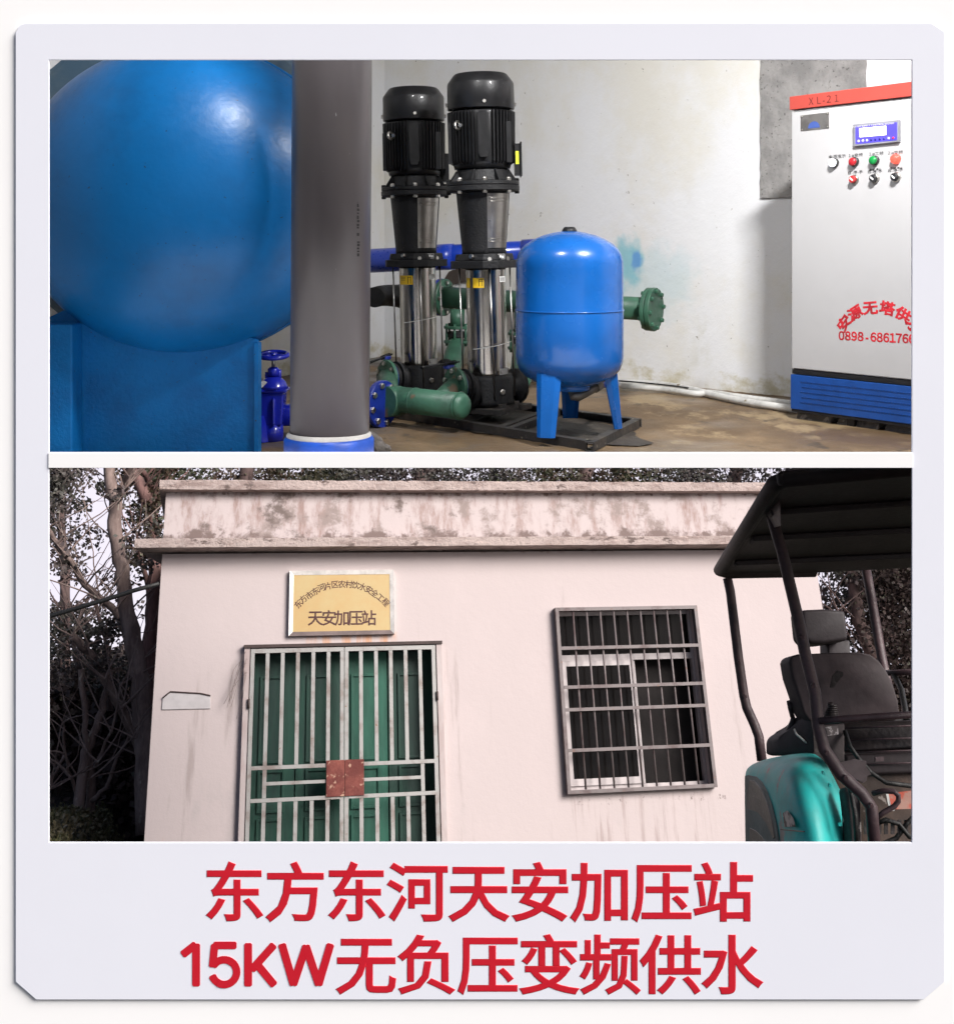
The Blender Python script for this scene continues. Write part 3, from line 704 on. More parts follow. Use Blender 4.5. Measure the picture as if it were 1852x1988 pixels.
# ---- green discharge manifold behind the pumps
da, dz = P(862, 577, 6.15), P(1262, 600, 5.6); dd_ = (dz - da).normalized()
dis = Thing('discharge_manifold', 'long level green pipe behind the pumps ending in a bolted blank flange at right', 'pipe', (dz.x, dz.y, HF))
dis.part('pipe_body', MB().tube([da, dz], .054, 28), m_grn2)
f1 = dis.part('blank_flange', MB().disc(dz + dd_ * .018, dd_, 42.5 / F * 5.6, .022, 40), m_grn2); f2 = dis.part('flange', MB().disc(dz - dd_ * .006, dd_, 42 / F * 5.6, .02, 40), m_grn2)
bolts(dis, dz + dd_ * .03, dd_, .084, 8, .0105, .012, m_grn2, f1, .2); bolts(dis, dz - dd_ * .017, -dd_, .084, 8, .0105, .012, m_grn2, f2, .2)
f3 = dis.part('flange', MB().disc(da, dd_, 36 / F * 6.15, .022, 40), m_grn2); dis.part('blue_gasket_ring', MB().disc(da - dd_ * .02, dd_, 36.5 / F * 6.15, .012, 40), m_dkb)
bolts(dis, da + dd_ * .012, dd_, .075, 8, .0105, .012, m_bolt, f3, .1)
# rubber joint and elbow left of it
mb = MB().tube([da - dd_ * .03, P(800, 575, 6.2), P(772, 574, 6.2), P(752, 573, 6.18), P(738, 574, 6.12), P(727, 577, 6.0)], [.085, .085, .058, .054, .052, .05], 24)
dis.part('rubber_elbow', mb, m_rub)
# risers: flanged check valves from the pumps' outlets up to the manifold
def riser(pxt, pyt, yt, pxb, pyb, yb, fy, label):
    t = Thing('riser_pipe', label, 'pipe', P(pxb, pyb, yb), group='green risers behind the pumps')
    a = P(pxt, pyt, yt); q1 = P(pxt, fy - 14, yt); q2 = P(pxt, fy + 14, yt)
    t.part('pipe_body', MB().tube([a, q1], .036, 18), m_grn2)
    t.part('flange', MB().disc(q1, EZ, .068, .014, 28), m_grn2); t.part('flange', MB().disc(q2, EZ, .068, .014, 28), m_grn2)
    mb = MB()
    for i in range(6):
        an = i * 1.047 + .3; p = Vector((math.cos(an), math.sin(an), 0)) * .056; mb.tube([q1 + p + EZ * .02, q2 + p - EZ * .02], .006, 8)
    t.part('stud_bolts', mb, m_grn2); t.part('wafer_valve', MB().disc(q1.lerp(q2, .5), EZ, .05, .03, 24), m_cast)
    c = P(pxb, pyb, yb)
    m_ = [q2, q2 + (c - q2) * .3 - Vector((0, 0, .0)), c + (q2 - c) * .25 - EZ * .05, c]
    pts = []
    for i in range(11):
        s = i / 10; u = 1 - s; pts.append(m_[0] * u ** 3 + m_[1] * 3 * u * u * s + m_[2] * 3 * u * s * s + m_[3] * s ** 3)
    t.part('elbow', MB().tube(pts, [.038 + .012 * math.sin(math.pi * i / 10) for i in range(11)], 18), m_grn2)
riser(888, 600, 6.05, 866, 735, 5.75, 649, 'green riser with bolted flanges seen between the two pumps')
riser(1013, 606, 5.85, 1012, 740, 5.4, 661, 'green riser half hidden behind the blue pressure vessel')
# ---- blue overhead pipe
m_pipeb = mat('pipe_blue', (.008, .045, .42), .28, var=.08, scale=5, coat=.2)
ov = Thing('blue_pipe', 'long level bright blue pipe along the wall behind both pumps', 'pipe', P(720, 503, 6.5))
q0, q1 = P(600, 512, 6.6), P(1060, 488.5, 6.35)
ov.part('pipe_body', MB().tube([q0, q1, P(1080, 487, 6.45), P(1100, 487, 6.75)], .0645, 28), m_pipeb)
for pxx in (868,): 
    c = q0.lerp(q1, (pxx - 600) / 460); ov.part('coupling', MB().tube([c - (q1 - q0).normalized() * .05, c + (q1 - q0).normalized() * .05], .0695, 28), m_pipeb); 
ov.part('coupling', MB().tube([P(1015, 490, 6.38), P(1060, 488, 6.35)], .07, 28), m_pipeb)

# ---- blue pressure vessel
m_ves = mat('vessel_blue', (.004, .105, .40), .24, var=.1, scale=3, bump=.03, bscale=10, coat=.35, spots=(.25, .35, .5), spot_scale=60, spot_amt=.765)
YV = 4.62; kv = YV / F; vc = P(1105.5, 0, YV)
def zv(y): return (HY - y) * kv
ves = Thing('pressure_vessel', 'blue domed pressure vessel on three legs standing on the right end of the black skid', 'pressure tank', (vc.x, YV, HF + RH))
prof = [(.2, 447.5), (12, 448), (30, 451), (50, 456), (68, 463.5), (84, 473), (94, 483), (100.5, 494), (103.5, 507), (104, 520), (104, 602)]
prof2 = [(104.6, 604), (104.6, 690), (103, 703), (98, 716), (88, 728), (70, 739), (45, 747), (20, 750), (.2, 750)]
sh = ves.part('shell', MB().lathe([(r * kv, zv(y)) for r, y in prof + prof2], (vc.x, YV, 0), n=72, caps=False), m_ves)
ves.part('weld_seam', MB().ring((vc.x, YV, zv(601.5)), EZ, 104.6 * kv, .0032, 72, 8), m_ves, sh)
ves.part('top_cap', MB().lathe([(15 * kv, zv(449)), (14.5 * kv, zv(447)), (11 * kv, zv(441)), (9 * kv, zv(440)), (.1 * kv, zv(440))], (vc.x, YV, 0), n=24), m_blk)
ves.part('air_valve', MB().hexnut((vc.x - .004, YV - .012, zv(446.5)), (0, -.8, .6), .007, .012), m_bolt)
ves.part('bottom_ring', MB().lathe([(40 * kv, zv(744)), (40 * kv, zv(756)), (30 * kv, zv(757))], (vc.x, YV, 0), n=30), m_ves)
def leg(tx, ty, yt, bx, by, yb, wt, wb, inward):
    top = P(tx, ty, yt); bot = P(bx, by, yb); X = Vector((1, 0, 0))
    d = inward.normalized(); sX = Vector((-d.y, d.x, 0))
    mb = MB()
    for s in (-1, 0, 1):
        pass
    fold = .30
    def sec(c, w_): return [c - sX * w_, c - sX * w_ * .55 - d * w_ * fold, c + sX * w_ * .55 - d * w_ * fold, c + sX * w_]
    n_ = 6; t_ = d * .004; b0 = 0
    for i in range(n_ + 1):
        c = top.lerp(bot, i / n_); w_ = wt + (wb - wt) * i / n_
        for p in sec(c, w_): mb.v.append(p)
        for p in sec(c + t_, w_): mb.v.append(p)
    for i in range(n_):
        for k in range(3):
            a = i * 8 + k; mb.face([a, a + 1, a + 9, a + 8]); a += 4; mb.face([a, a + 8, a + 9, a + 1])
        a = i * 8; mb.face([a, a + 8, a + 12, a + 4]); mb.face([a + 3, a + 7, a + 15, a + 11])
    mb.face([n_ * 8 + i for i in (0, 1, 2, 3, 7, 6, 5, 4)])
    return ves.part('leg', mb, m_ves)
leg(1066, 725, 4.47, 1060, 849.5, 4.41, .047, .034, Vector((.3, 1, 0)))
leg(1183, 705, 4.56, 1201, 832, 4.60, .045, .024, Vector((-.75, .7, 0)))
leg(1108, 735, 4.80, 1107, 812, 4.86, .04, .03, Vector((0, -1, 0)))
m_galv = mat('galvanised_iron', (.22, .21, .19), .5, .7, scale=12, bump=.3)
el = Thing('iron_elbow', 'dull galvanised elbow pipe under the blue pressure vessel', 'pipe', P(1112, 765, 4.62))
el.part('pipe_body', MB().tube([P(1112, 748, 4.62), P(1112, 762, 4.60), P(1114, 769, 4.58), P(1122, 770, 4.58), P(1135, 763, 4.6), P(1155, 752, 4.66)], .018, 14), m_galv)
el.part('hex_union', MB().lathe([(.024, 0), (.024, .03)], P(1155, 752, 4.66), Vector((.05, .05, .025)), 6, False), m_galv)
el.part('hose_tail', MB().tube([P(1160, 748, 4.7), P(1180, 745, 4.9), P(1200, 746, 5.2)], .014, 12), m_dkb)

# ---- control cabinet
m_cab = mat('cabinet_grey', (.435, .43, .43), .38, var=.02, scale=2, bump=.02, bscale=200)
cl = P(1536.5, 187, 5.13); cr = P(1770, 158, 4.67); cdr = Vector((cr.x - cl.x, cr.y - cl.y, 0)).normalized(); cn = Vector((cdr.y, -cdr.x, 0))   # outward normal
if cn.dot(Vector((0, -1, 0))) < 0: cn = -cn
def cab(px, py, off=0.0):
    q = Vector(((px - CX) / F, 1, (HY - py) / F)); pp = cl + cn * off; return q * (cn.dot(pp) / cn.dot(q))
cabt = Thing('control_cabinet', 'tall grey electrical control cabinet with red top band and blue louvred base', 'control cabinet', (cl.x, cl.y, HF))
CW = .72; ZT = cl.z; 
def cbox(u0, u1, d0, d1, z0, z1):
    a = Vector((cl.x, cl.y, 0)); mb = MB()
    p = lambda u, d, z: a + cdr * u - cn * d + EZ * z
    return mb.hexa([p(u0, d0, z0), p(u1, d0, z0), p(u1, d1, z0), p(u0, d1, z0), p(u0, d0, z1), p(u1, d0, z1), p(u1, d1, z1), p(u0, d1, z1)])
zb_ = cab(1536.5, 212.7).z; zbl = cab(1536.5, 716).z; zbb = cab(1536.5, 725).z; zbt = cab(1536.5, 793).z
cabt.part('cabinet_body', cbox(0.002, CW, .012, .40, zbl + .001, ZT - .004), m_cab)
cabt.part('door', cbox(.001, CW, 0, .011, zbl + .004, zb_ - .006), m_cab, bevel=.003)
band = cabt.part('top_band', cbox(-.004, CW, -.008, .42, zb_, ZT), mat('band_red', (.42, .06, .045), .45, var=.04, scale=3), bevel=.002)
cabt.part('black_gap', cbox(.0, CW, .004, .39, zbb, zbl), mat('cabinet_black', (.01, .01, .012), .5))  # black strip between the door and the blue base
m_cb = mat('base_blue', (.010, .065, .28), .4, var=.1, scale=8, bump=.1, bscale=60)
base_ = cabt.part('base_panel', cbox(-.002, CW, -.004, .40, zbt, zbb - .003), m_cb, bevel=.002)
cabt.part('bottom_frame', cbox(0, CW, .0, .39, zbt - .012, zbt - .001), mat('cabinet_black', (.01, .01, .012)))
cu = lambda px, py, off=0: (cab(px, py, off) - Vector((cl.x, cl.y, 0))).dot(cdr)
for u in (cu(1636, 820), cu(1768, 830), .02):
    pass
for px in (1645, 1776):
    u = cu(px, 815); cabt.part('foot', cbox(u - .018, u + .018, .02, .07, HF, zbt - .013), mat('cabinet_black', (.01, .01, .012)))
cabt.part('foot', cbox(.03, .06, .33, .38, HF, zbt - .013), mat('cabinet_black', (.01, .01, .012)))
mb = MB(); a = Vector((cl.x, cl.y, 0))
for r_ in range(5):
    for i in range(46):
        u = .055 + i * .0128 + (.006 if r_ % 2 else 0); z = zbb - .028 - r_ * .0215
        if u > .66: continue
        p = a + cdr * u + cn * .0045 + EZ * z; d2 = cdr * .004
        mb.poly([p - d2 - EZ * .007, p + d2 - EZ * .007, p + d2 + cn * .003, p - d2 + cn * .003]); mb.poly([p - d2 + cn * .003, p + d2 + cn * .003, p + d2 + EZ * .001, p - d2 + EZ * .001])
cabt.part('louvres', mb, m_cb, base_, kind='stuff')
def cpoly(pts, off, t=.003):
    mb = MB().slab([cab(x, y, off) for x, y in pts], cn * -t); return mb
m_sil = mat('silver_plate', (.38, .36, .34), .35, .8, scale=14)
np_ = cabt.part('nameplate', cpoly([(1554, 223.6), (1608.8, 217), (1608.8, 248.4), (1554.4, 254)], .002), m_sil)
ctr = cab(1580, 245, .0026); mb = MB()
for i in range(12):
    a1, a2 = math.pi * i / 12, math.pi * (i + 1) / 12; e = ctr - EZ * .006
    mb.poly([e, e + cdr * .03 * math.cos(a1) + EZ * .028 * math.sin(a1), e + cdr * .03 * math.cos(a2) + EZ * .028 * math.sin(a2)])
cabt.part('blue_print', mb, mat('print_blue', (.05, .09, .3), .5), np_)
for px, py in ((1556.5, 226), (1606, 220), (1606, 245.5), (1557, 251)): cabt.part('rivet', MB().lathe([(.004, 0), (.003, .002), (.0005, .003)], cab(px, py, .002), cn, 10), m_bolt, np_)
tgt = text('XL-21', .040, mat('dark_red_print', (.12, .015, .012), .6), cdr, EZ, cab(1599, 192.5, .0085), cabt.o, 'lettering', .0008, base=cabt.base, xs=.95)
# display
fr = cabt.part('display_frame', cpoly([(1656, 241), (1744.5, 232), (1744.5, 274.5), (1656.5, 283.5)], .014, .014), mat('frame_grey', (.25, .25, .28), .4), bevel=.001)
cabt.part('display_face', cpoly([(1661, 245), (1741, 236.5), (1741, 271), (1661, 279)], .0155, .002), mat('display_blue', (.05, .04, .35), .4, emit=(.12, .09, .9), estr=.38), fr)
cabt.part('screen', cpoly([(1668, 248.4), (1720, 243.5), (1720, 261), (1668.5, 265.5)], .0168, .002), mat('lit_screen', (.8, .8, .85), .4, emit=(.9, .9, 1), estr=1.6), fr)
text('WATER SUPPLY CONTROL SYSTEM', .0072, m_wht, cdr, EZ, cab(1694, 242.2, .016), fr, 'lettering', .0003, base=cabt.base, xs=1.7, wide=False)
for i, px in enumerate((1667, 1675, 1683, 1691.5, 1699.5, 1708, 1716.5, 1725.5, 1734)):
    py = 273.3 - (px - 1667) * .092
    cm = m_wht if i in (0, 1, 2, 7) else (mat('key_red', (.6, .02, .08), .4) if i == 8 else mat('key_blue', (.02, .015, .2), .4))
    cabt.part('key', MB().lathe([(.0052, 0), (.0048, .002), (.001, .0025)], cab(px, py, .0158), cn, 12), cm, fr)
# pilot lamps and knobs
def pilot(px, py, m, dark=True):
    c = cab(px, py); t_ = cabt.part('lamp_bezel', MB().lathe([(.0195, 0), (.0195, .012), (.0165, .014)], c, cn, 20), mat('bezel', (.03, .03, .03), .4) if dark else m)
    cabt.part('lamp_lens', MB().lathe([(.0165, .010), (.0165, .021), (.013, .024), (.002, .0255)], c, cn, 20), m, t_)
pilot(1621, 315.7, mat('lens_white_lit', (.9, .9, .95), .3, emit=(.85, .88, 1), estr=1.1))
pilot(1660, 313.7, mat('lens_red', (.5, .02, .03), .3)); pilot(1699.5, 311, mat('lens_green', (.01, .28, .06), .3))
pilot(1741, 308, mat('lens_red_lit', (.7, .05, .04), .3, emit=(1, .10, .06), estr=.7), False)
for (px, py), cc in (((1660, 347.8), (.45, .03, .03)), ((1699.5, 345.8), (.02, .02, .022)), ((1741, 343.4), (.02, .02, .022))):
    c = cab(px, py); rg = cabt.part('knob_ring', MB().lathe([(.0195, 0), (.019, .008), (.016, .01)], c, cn, 20), m_bolt)
    cabt.part('knob', MB().lathe([(.015, .008), (.0145, .022), (.013, .024)], c, cn, 20), mat('knob_%d' % int(cc[0] * 100), cc, .4), rg)
    p = c + cn * .0248; q_ = (cdr * -.7 + EZ * .6).normalized(); cabt.part('knob_mark', MB().bar(p - q_ * .009, p + q_ * .009, .006, .002, up=cn), m_wht, rg)
m_txt = mat('black_ink', (.01, .01, .01))
for s_, px, py, sz in (('电源指示', 1625, 303, .0165), ('1#变频', 1660, 300.5, .0155), ('1#工频', 1700, 297.5, .0155), ('2#变频', 1737, 295.5, .0155), ('自-停-手', 1660, 334, .0155),
                       ('变频 停止', 1699, 328.5, .010), ('自-停-手', 1698, 332.3, .0145), ('变频 停止', 1740, 325.5, .010), ('自-停-手', 1738, 329.5, .0145)):
    text(s_, sz, m_txt, cdr, EZ, cab(px, py, .0006), cabt.o, 'lettering', .0004, base=cabt.base, xs=1.3)
m_spray = mat('red_spray', (.58, .018, .03), .6, var=.2, scale=30)
for ch, px, py, an in (('安', 1638.4, 627, 52), ('源', 1659.5, 607, 30), ('无', 1689.5, 597, 6), ('塔', 1722.2, 598, -9), ('供', 1753.2, 610.6, -28), ('水', 1775, 634, -55)):
    text(ch, .056, m_spray, cdr, EZ, cab(px, py, .0006), cabt.o, 'lettering', .0004, .0023, base=cabt.base, rot=math.radians(an), xs=1.25)
for i, ch in enumerate('0898-6861766'):
    text(ch, .046, m_spray, cdr, EZ, cab(1633.5 + i * 12.4, 651 + i * .55, .0006), cabt.o, 'lettering', .0004, .0018, base=cabt.base, xs=1.0)
# plinth of the cabinet
a = Vector((cl.x, cl.y, 0)); mb = MB(); p = lambda u, d, z: a + cdr * u - cn * d + EZ * z
for u0, u1 in ((-.002, .175), (.205, .40), (.43, .72)):
    mb.hexa([p(u0, .03, HF), p(u1, .03, HF), p(u1, .38, HF), p(u0, .38, HF), p(u0, .045, HF + .026), p(u1, .045, HF + .026), p(u1, .38, HF + .026), p(u0, .38, HF + .026)])
single('cabinet_plinth', mb, mat('mortar_plinth', (.16, .145, .13), .95, bump=.8, bscale=40, spots=(.4, .37, .33), spot_scale=20, spot_amt=.6), 'low rough mortar plinth under the control cabinet', 'plinth', bevel=.004)

# ---- white hoses along the wall
m_hose = mat('white_hose', (.62, .61, .58), .45, var=.12, scale=12, spots=(.2, .16, .1), spot_scale=22, spot_amt=.66)
def hose(pts, r, label, m=m_hose, name='hose'):
    pp = []
    P4 = [Vector(p) for p in pts]
    for i in range(len(P4) - 1):
        p0, p1, p2, p3 = P4[max(i - 1, 0)], P4[i], P4[i + 1], P4[min(i + 2, len(P4) - 1)]
        for k in range(6):
            t = k / 6; pp.append(.5 * ((2 * p1) + (p2 - p0) * t + (2 * p0 - 5 * p1 + 4 * p2 - p3) * t * t + (3 * p1 - p0 - 3 * p2 + p3) * t ** 3))
    pp.append(P4[-1]); return single(name, MB().tube(pp, r, 12), m, label, 'hose' if name == 'hose' else 'cable')
def Fp(px, py, r): y = (HF + r) * F / (HY - py); return P(px, py, y)
hose([Fp(1000, 722, .02), Fp(1040, 728, .02), Fp(1130, 738, .02), Fp(1200, 742, .02), Fp(1280, 746, .02), Fp(1340, 756, .02), Fp(1390, 768, .02), Fp(1460, 782, .02), Fp(1545, 794, .02)], .017, 'front white hose snaking along the floor below the wall to the cabinet')
hose([Fp(1000, 732, .02), Fp(1060, 738, .02), Fp(1130, 745, .02), Fp(1200, 748.5, .02), Fp(1290, 756, .02), Fp(1350, 764, .02), Fp(1380, 762, .02), Fp(1420, 768, .022), Fp(1480, 776, .02), Fp(1545, 784, .02)], .015, 'rear white hose along the wall foot, crossing behind the front hose')
hose([Fp(1200, 739, .035), Fp(1250, 743, .04), Fp(1330, 752, .03), Fp(1380, 764, .01), Fp(1420, 778, .006)], .004, 'thin black cable lying on the white hoses', m_rub, 'cable')
hose([P(700, 566, 6.6), P(722, 559, 6.6), P(745, 556, 6.6), P(790, 560, 6.5)], .004, 'thin black cable curving behind the left pump', m_rub, 'cable')
hose([P(1016, 690, 5.6), P(1012, 705, 5.5), P(1006, 722, 5.45)], .004, 'thin black cable hanging beside the right pump', m_rub, 'cable')
# ---- gate valve left of the grey pipe
gv = Thing('gate_valve', 'glossy dark blue gate valve with handwheel between the tank and the grey pipe', 'valve', P(530, 850, 4.55))
YG = 4.55; m_gv = mat('valve_blue_gloss', (.012, .022, .42), .22, var=.1, coat=.4)
c = P(531, 689, YG); gv.part('handwheel', MB().ring(c, (0, -.15, 1), .052, .009, 32, 10), m_gv)
mb = MB()
for i in range(5):
    an = i * 1.257; mb.tube([c, c + Vector((math.cos(an) * .05, math.sin(an) * .05, -.004))], .006, 8)
mb.lathe([(.013, -.01), (.013, .01)], c, EZ, 12); gv.part('spokes', mb, m_gv)
gv.part('spindle', MB().tube([P(531, 690, YG), P(531, 715, YG)], .008, 10), m_rod)
gv.part('gland', MB().lathe([(.022, P(0, 729, YG).z), (.022, P(0, 716, YG).z), (.014, P(0, 712, YG).z)], (P(531, 0, YG).x, YG, 0), n=16), m_gv)
gv.part('bolt_boss', MB().tube([P(542, 735, YG), P(542, 717, YG)], .009, 12), m_gv); gv.part('bolt_boss', MB().tube([P(519, 735, YG), P(519, 722, YG)], .009, 12), m_gv)
gx = P(531, 0, YG).x
gv.part('bonnet', MB().lathe([(.056, P(0, 753, YG).z), (.052, P(0, 748, YG).z), (.045, P(0, 740, YG).z), (.03, P(0, 733, YG).z), (.01, P(0, 729, YG).z)], (gx, YG, 0), n=28), m_gv)
gv.part('bonnet_flange', MB().box(gx - .06, gx + .055, YG - .05, YG + .05, P(0, 760, YG).z, P(0, 753, YG).z), m_gv, bevel=.006)
mb = MB(); mb.hexa([(gx - .05, YG - .035, P(0, 824, YG).z), (gx + .035, YG - .035, P(0, 824, YG).z), (gx + .035, YG + .04, P(0, 824, YG).z), (gx - .05, YG + .04, P(0, 824, YG).z),
                    (gx - .055, YG - .04, P(0, 760, YG).z), (gx + .045, YG - .04, P(0, 760, YG).z), (gx + .045, YG + .04, P(0, 760, YG).z), (gx - .055, YG + .04, P(0, 760, YG).z)])
mb.box(gx + .002, gx + .014, YG - .052, YG - .034, P(0, 822, YG).z, P(0, 770, YG).z); gv.part('valve_body', mb, m_gv, bevel=.006)
gv.part('pipe_stub', MB().tube([P(480, 838, YG), P(512, 833, YG - .05)], .05, 24), m_gv); gv.part('pipe_stub', MB().tube([P(545, 806, YG + .05), P(620, 802, YG + .1)], .042, 24), m_gv)
gv.part('valve_foot', MB().lathe([(.045, HF), (.04, P(0, 822, YG).z)], (gx - .005, YG, 0), n=20), m_gv)
single('paper_tag', MB().slab([P(504, 742, 4.42), P(513, 739, 4.42), P(519, 742, 4.42), P(508, 753, 4.42)], (0, .001, 0)), m_wht, 'small white paper tag hanging on the gate valve', 'tag')
# rubble by the socket
m_rubble = mat('rubble', (.17, .15, .135), .95, bump=.9, bscale=30, col2=(.10, .09, .08))
def rock(c, r, label, grp=None):
    bm = bmesh.new(); bmesh.ops.create_icosphere(bm, subdivisions=3, radius=r)
    for v in bm.verts: v.co *= 1 + .22 * math.sin(v.co.x * 31 / r * .1 + c[0] * 9) + U(-.05, .05); v.co.z *= .8
    me = bpy.data.meshes.new('rubble_lump'); bm.to_mesh(me); bm.free(); me.materials.append(m_rubble); o = bpy.data.objects.new('rubble_lump', me); COL.objects.link(o)
    o.location = c; o['label'] = label; o['category'] = 'rubble'; o['group'] = 'mortar lumps by the grey pipe'
rock((P(722, 0, 4.33).x, 4.33, HF + .03), .045, 'mortar lump right against the blue socket of the grey pipe'); rock((P(741, 0, 4.27).x, 4.27, HF + .015), .034, 'smaller mortar lump at the picture side of the socket, farther right')
# =================================================================== THE YARD, THE PUMP HOUSE, THE TREES (lower opening)
UV = (ML.to_3x3() @ Vector((0, 0, 1)))
# ---- sky behind the trees
mb = MB(); n1, n2 = 24, 8
for i in range(n1 + 1):
    for k in range(n2 + 1):
        a = math.radians(-55 + 110 * i / n1); mb.v.append(Vector((95 * math.sin(a), 20 + 95 * math.cos(a) * .9, -95 + 125 * k / n2)))
for i in range(n1):
    for k in range(n2):
        q = i * (n2 + 1) + k; mb.face([q, q + n2 + 1, q + n2 + 2, q + 1], True)
ms, Ns, bs_ = mk('overcast_sky'); Ns.n.remove(bs_); em_ = Ns('Emission'); em_.inputs[1].default_value = SKY_E
tcs = Ns('TexCoord'); nzs = Ns('TexNoise'); nzs.inputs['Scale'].default_value = .03; Ns.ln(tcs.outputs['Object'], nzs.inputs['Vector'])
mxs = Ns('Mix', data_type='RGBA'); mxs.inputs[6].default_value = (.80, .76, .92, 1); mxs.inputs[7].default_value = (.95, .90, .98, 1); Ns.ln(nzs.outputs[0], mxs.inputs[0]); Ns.ln(mxs.outputs[2], em_.inputs[0])
Ns.ln(em_.outputs[0], Ns.n['Material Output'].inputs[0])
single('sky', mb, ms, kind='structure')
# ---- ground and wooded bank (yard frame)
def sst(a, b, x): t = max(0, min(1, (x - a) / (b - a))); return t * t * (3 - 2 * t)
def gz(x, y):
    z = GROUND_Z
    left = max(sst(-.2, -.9, x), sst(7.3, 8.2, x), sst(5.6, 6.4, y))
    z += (.78 * sst(-1.5, 2.2, y) + 1.95 * sst(4.8, 9.5, y) + .6 * sst(9, 30, y)) * left
    return z
def gmat():
    m, N, b = mk('leaf_litter_ground'); tc = N('TexCoord').outputs['Object']
    base = masks(N, tc, [((.035, .045, .015), 1.5, (1, 1, 1), .45, .6, []), ((.06, .045, .03), 6, (1, 1, 1), .5, .65, []), ((.012, .009, .008), 2.5, (1, 1, .2), .3, .4, [(1, 4.4, 5.6, .5)])], (.03, .024, .018))
    N.ln(base, b.inputs['Base Color']); b.inputs['Roughness'].default_value = .95; bumped(N, b, tc, 12, .8, .05); return m
mb = MB(); nx, ny = 110, 100
for i in range(nx + 1):
    for k in range(ny + 1):
        x = -16 + 36 * i / nx; y = -8.6 + 38 * (k / ny) ** 1.15
        mb.v.append(Vector((x, y, gz(x, y) + (U(-.03, .03) if y > -1 else 0))))
for i in range(nx):
    for k in range(ny):
        q = i * (ny + 1) + k; mb.face([q, q + ny + 1, q + ny + 2, q + 1], True)
single('ground', mb, gmat(), frame=ML, kind='structure')

# ---- pump house
def shifted(N):
    v = N('VectorMath', operation='ADD'); N.ln(N('TexCoord').outputs['Object'], v.inputs[0]); v.inputs[1].default_value = (-.02, 0, GROUND_Z); return v.outputs[0]
def house_mat():
    m, N, b = mk('pink_white_render'); tc = shifted(N)
    base = masks(N, tc, [
        ((.50, .425, .42), 1.1, (1, 1, .6), .45, .75, []),
        ((.40, .35, .345), 1.9, (1, 1, .3), .50, .72, [(2, .8, .3, .14), (0, 1.7, .9, .06)]),
        ((.50, .22, .17), 5., (1, 1, .3), .50, .66, [(2, .24, .0, .35), (0, .38, .15, .5)]),
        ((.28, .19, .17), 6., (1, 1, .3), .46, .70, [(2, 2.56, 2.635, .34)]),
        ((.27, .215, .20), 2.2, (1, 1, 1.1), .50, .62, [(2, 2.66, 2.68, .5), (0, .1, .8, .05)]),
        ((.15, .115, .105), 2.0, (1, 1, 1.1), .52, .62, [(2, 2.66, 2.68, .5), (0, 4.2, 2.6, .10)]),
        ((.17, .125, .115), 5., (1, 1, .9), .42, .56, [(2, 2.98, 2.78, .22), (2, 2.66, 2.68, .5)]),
        ((.17, .12, .105), 9., (1, 1, .8), .46, .60, [(2, 3.18, 3.26, .30)]),
        ((.36, .30, .29), 4.5, (1, 1, .1), .56, .70, [(2, 2.0, 1.2, .05)]),
        ((.36, .29, .28), 12., (1, 1, .06), .50, .66, [(2, .24, .20, .5), (0, 4.0, 4.1, .5), (0, 5.7, 5.6, .5)]),
        ((.20, .16, .15), 16., (1, 1, .7), .56, .64, [(2, .22, .18, .5), (2, .08, .14, .2), (0, 4.0, 4.1, .5), (0, 5.8, 5.7, .5)]),
        ((.50, .28, .18), 10., (1, 1, .08), .44, .60, [(2, 1.70, 1.715, .4), (2, 1.87, 1.82, .4), (0, 1.40, 1.45, .5), (0, 2.42, 2.36, .5)]),
    ], (.475, .405, .40))
    N.ln(base, b.inputs['Base Color']); b.inputs['Roughness'].default_value = .9; bumped(N, b, tc, 14, .25, .012); return m
m_h = house_mat()
m_edge = None
def edge_mat():
    m, N, b = mk('weathered_cornice'); tc = shifted(N)
    base = masks(N, tc, [((.30, .225, .205), 5., (.5, 1, 1.5), .45, .65, []), ((.15, .11, .10), 9., (.6, 1, 1.2), .56, .64, []), ((.58, .46, .42), 9., (.6, 1, 3), .58, .68, []),
                         ((.13, .085, .075), 20., (.3, 1, 1), .42, .6, [(2, 2.66, 2.636, .4)])], (.46, .37, .345))
    N.ln(base, b.inputs['Base Color']); b.inputs['Roughness'].default_value = .95; bumped(N, b, tc, 30, .9, .03); return m
m_edge = edge_mat()
HX0, HX1, ZJ, ZP = -.02, 7.10, 2.632, 3.262
DX0, DX1, DZ = .90, 2.745, 1.665
WX0, WX1, WZ0, WZ1 = 4.06, 5.575, .265, 2.005
hs_ = Thing('pump_house', 'single-storey pump house with faded pink-white walls, flat roof and mould-stained parapet', 'building', (HX0, 0, GROUND_Z), ML)
mb = MB(); T_ = .24
mb.box(HX0, DX0, 0, T_, GROUND_Z - .2, ZJ - .002); mb.box(DX0, DX1, 0, T_, DZ, ZJ - .002); mb.box(DX1, WX0, 0, T_, GROUND_Z - .2, ZJ - .002)
mb.box(WX0, WX1, 0, T_, GROUND_Z - .2, WZ0); mb.box(WX0, WX1, 0, T_, WZ1, ZJ - .002); mb.box(WX1, HX1, 0, T_, GROUND_Z - .2, ZJ - .002)
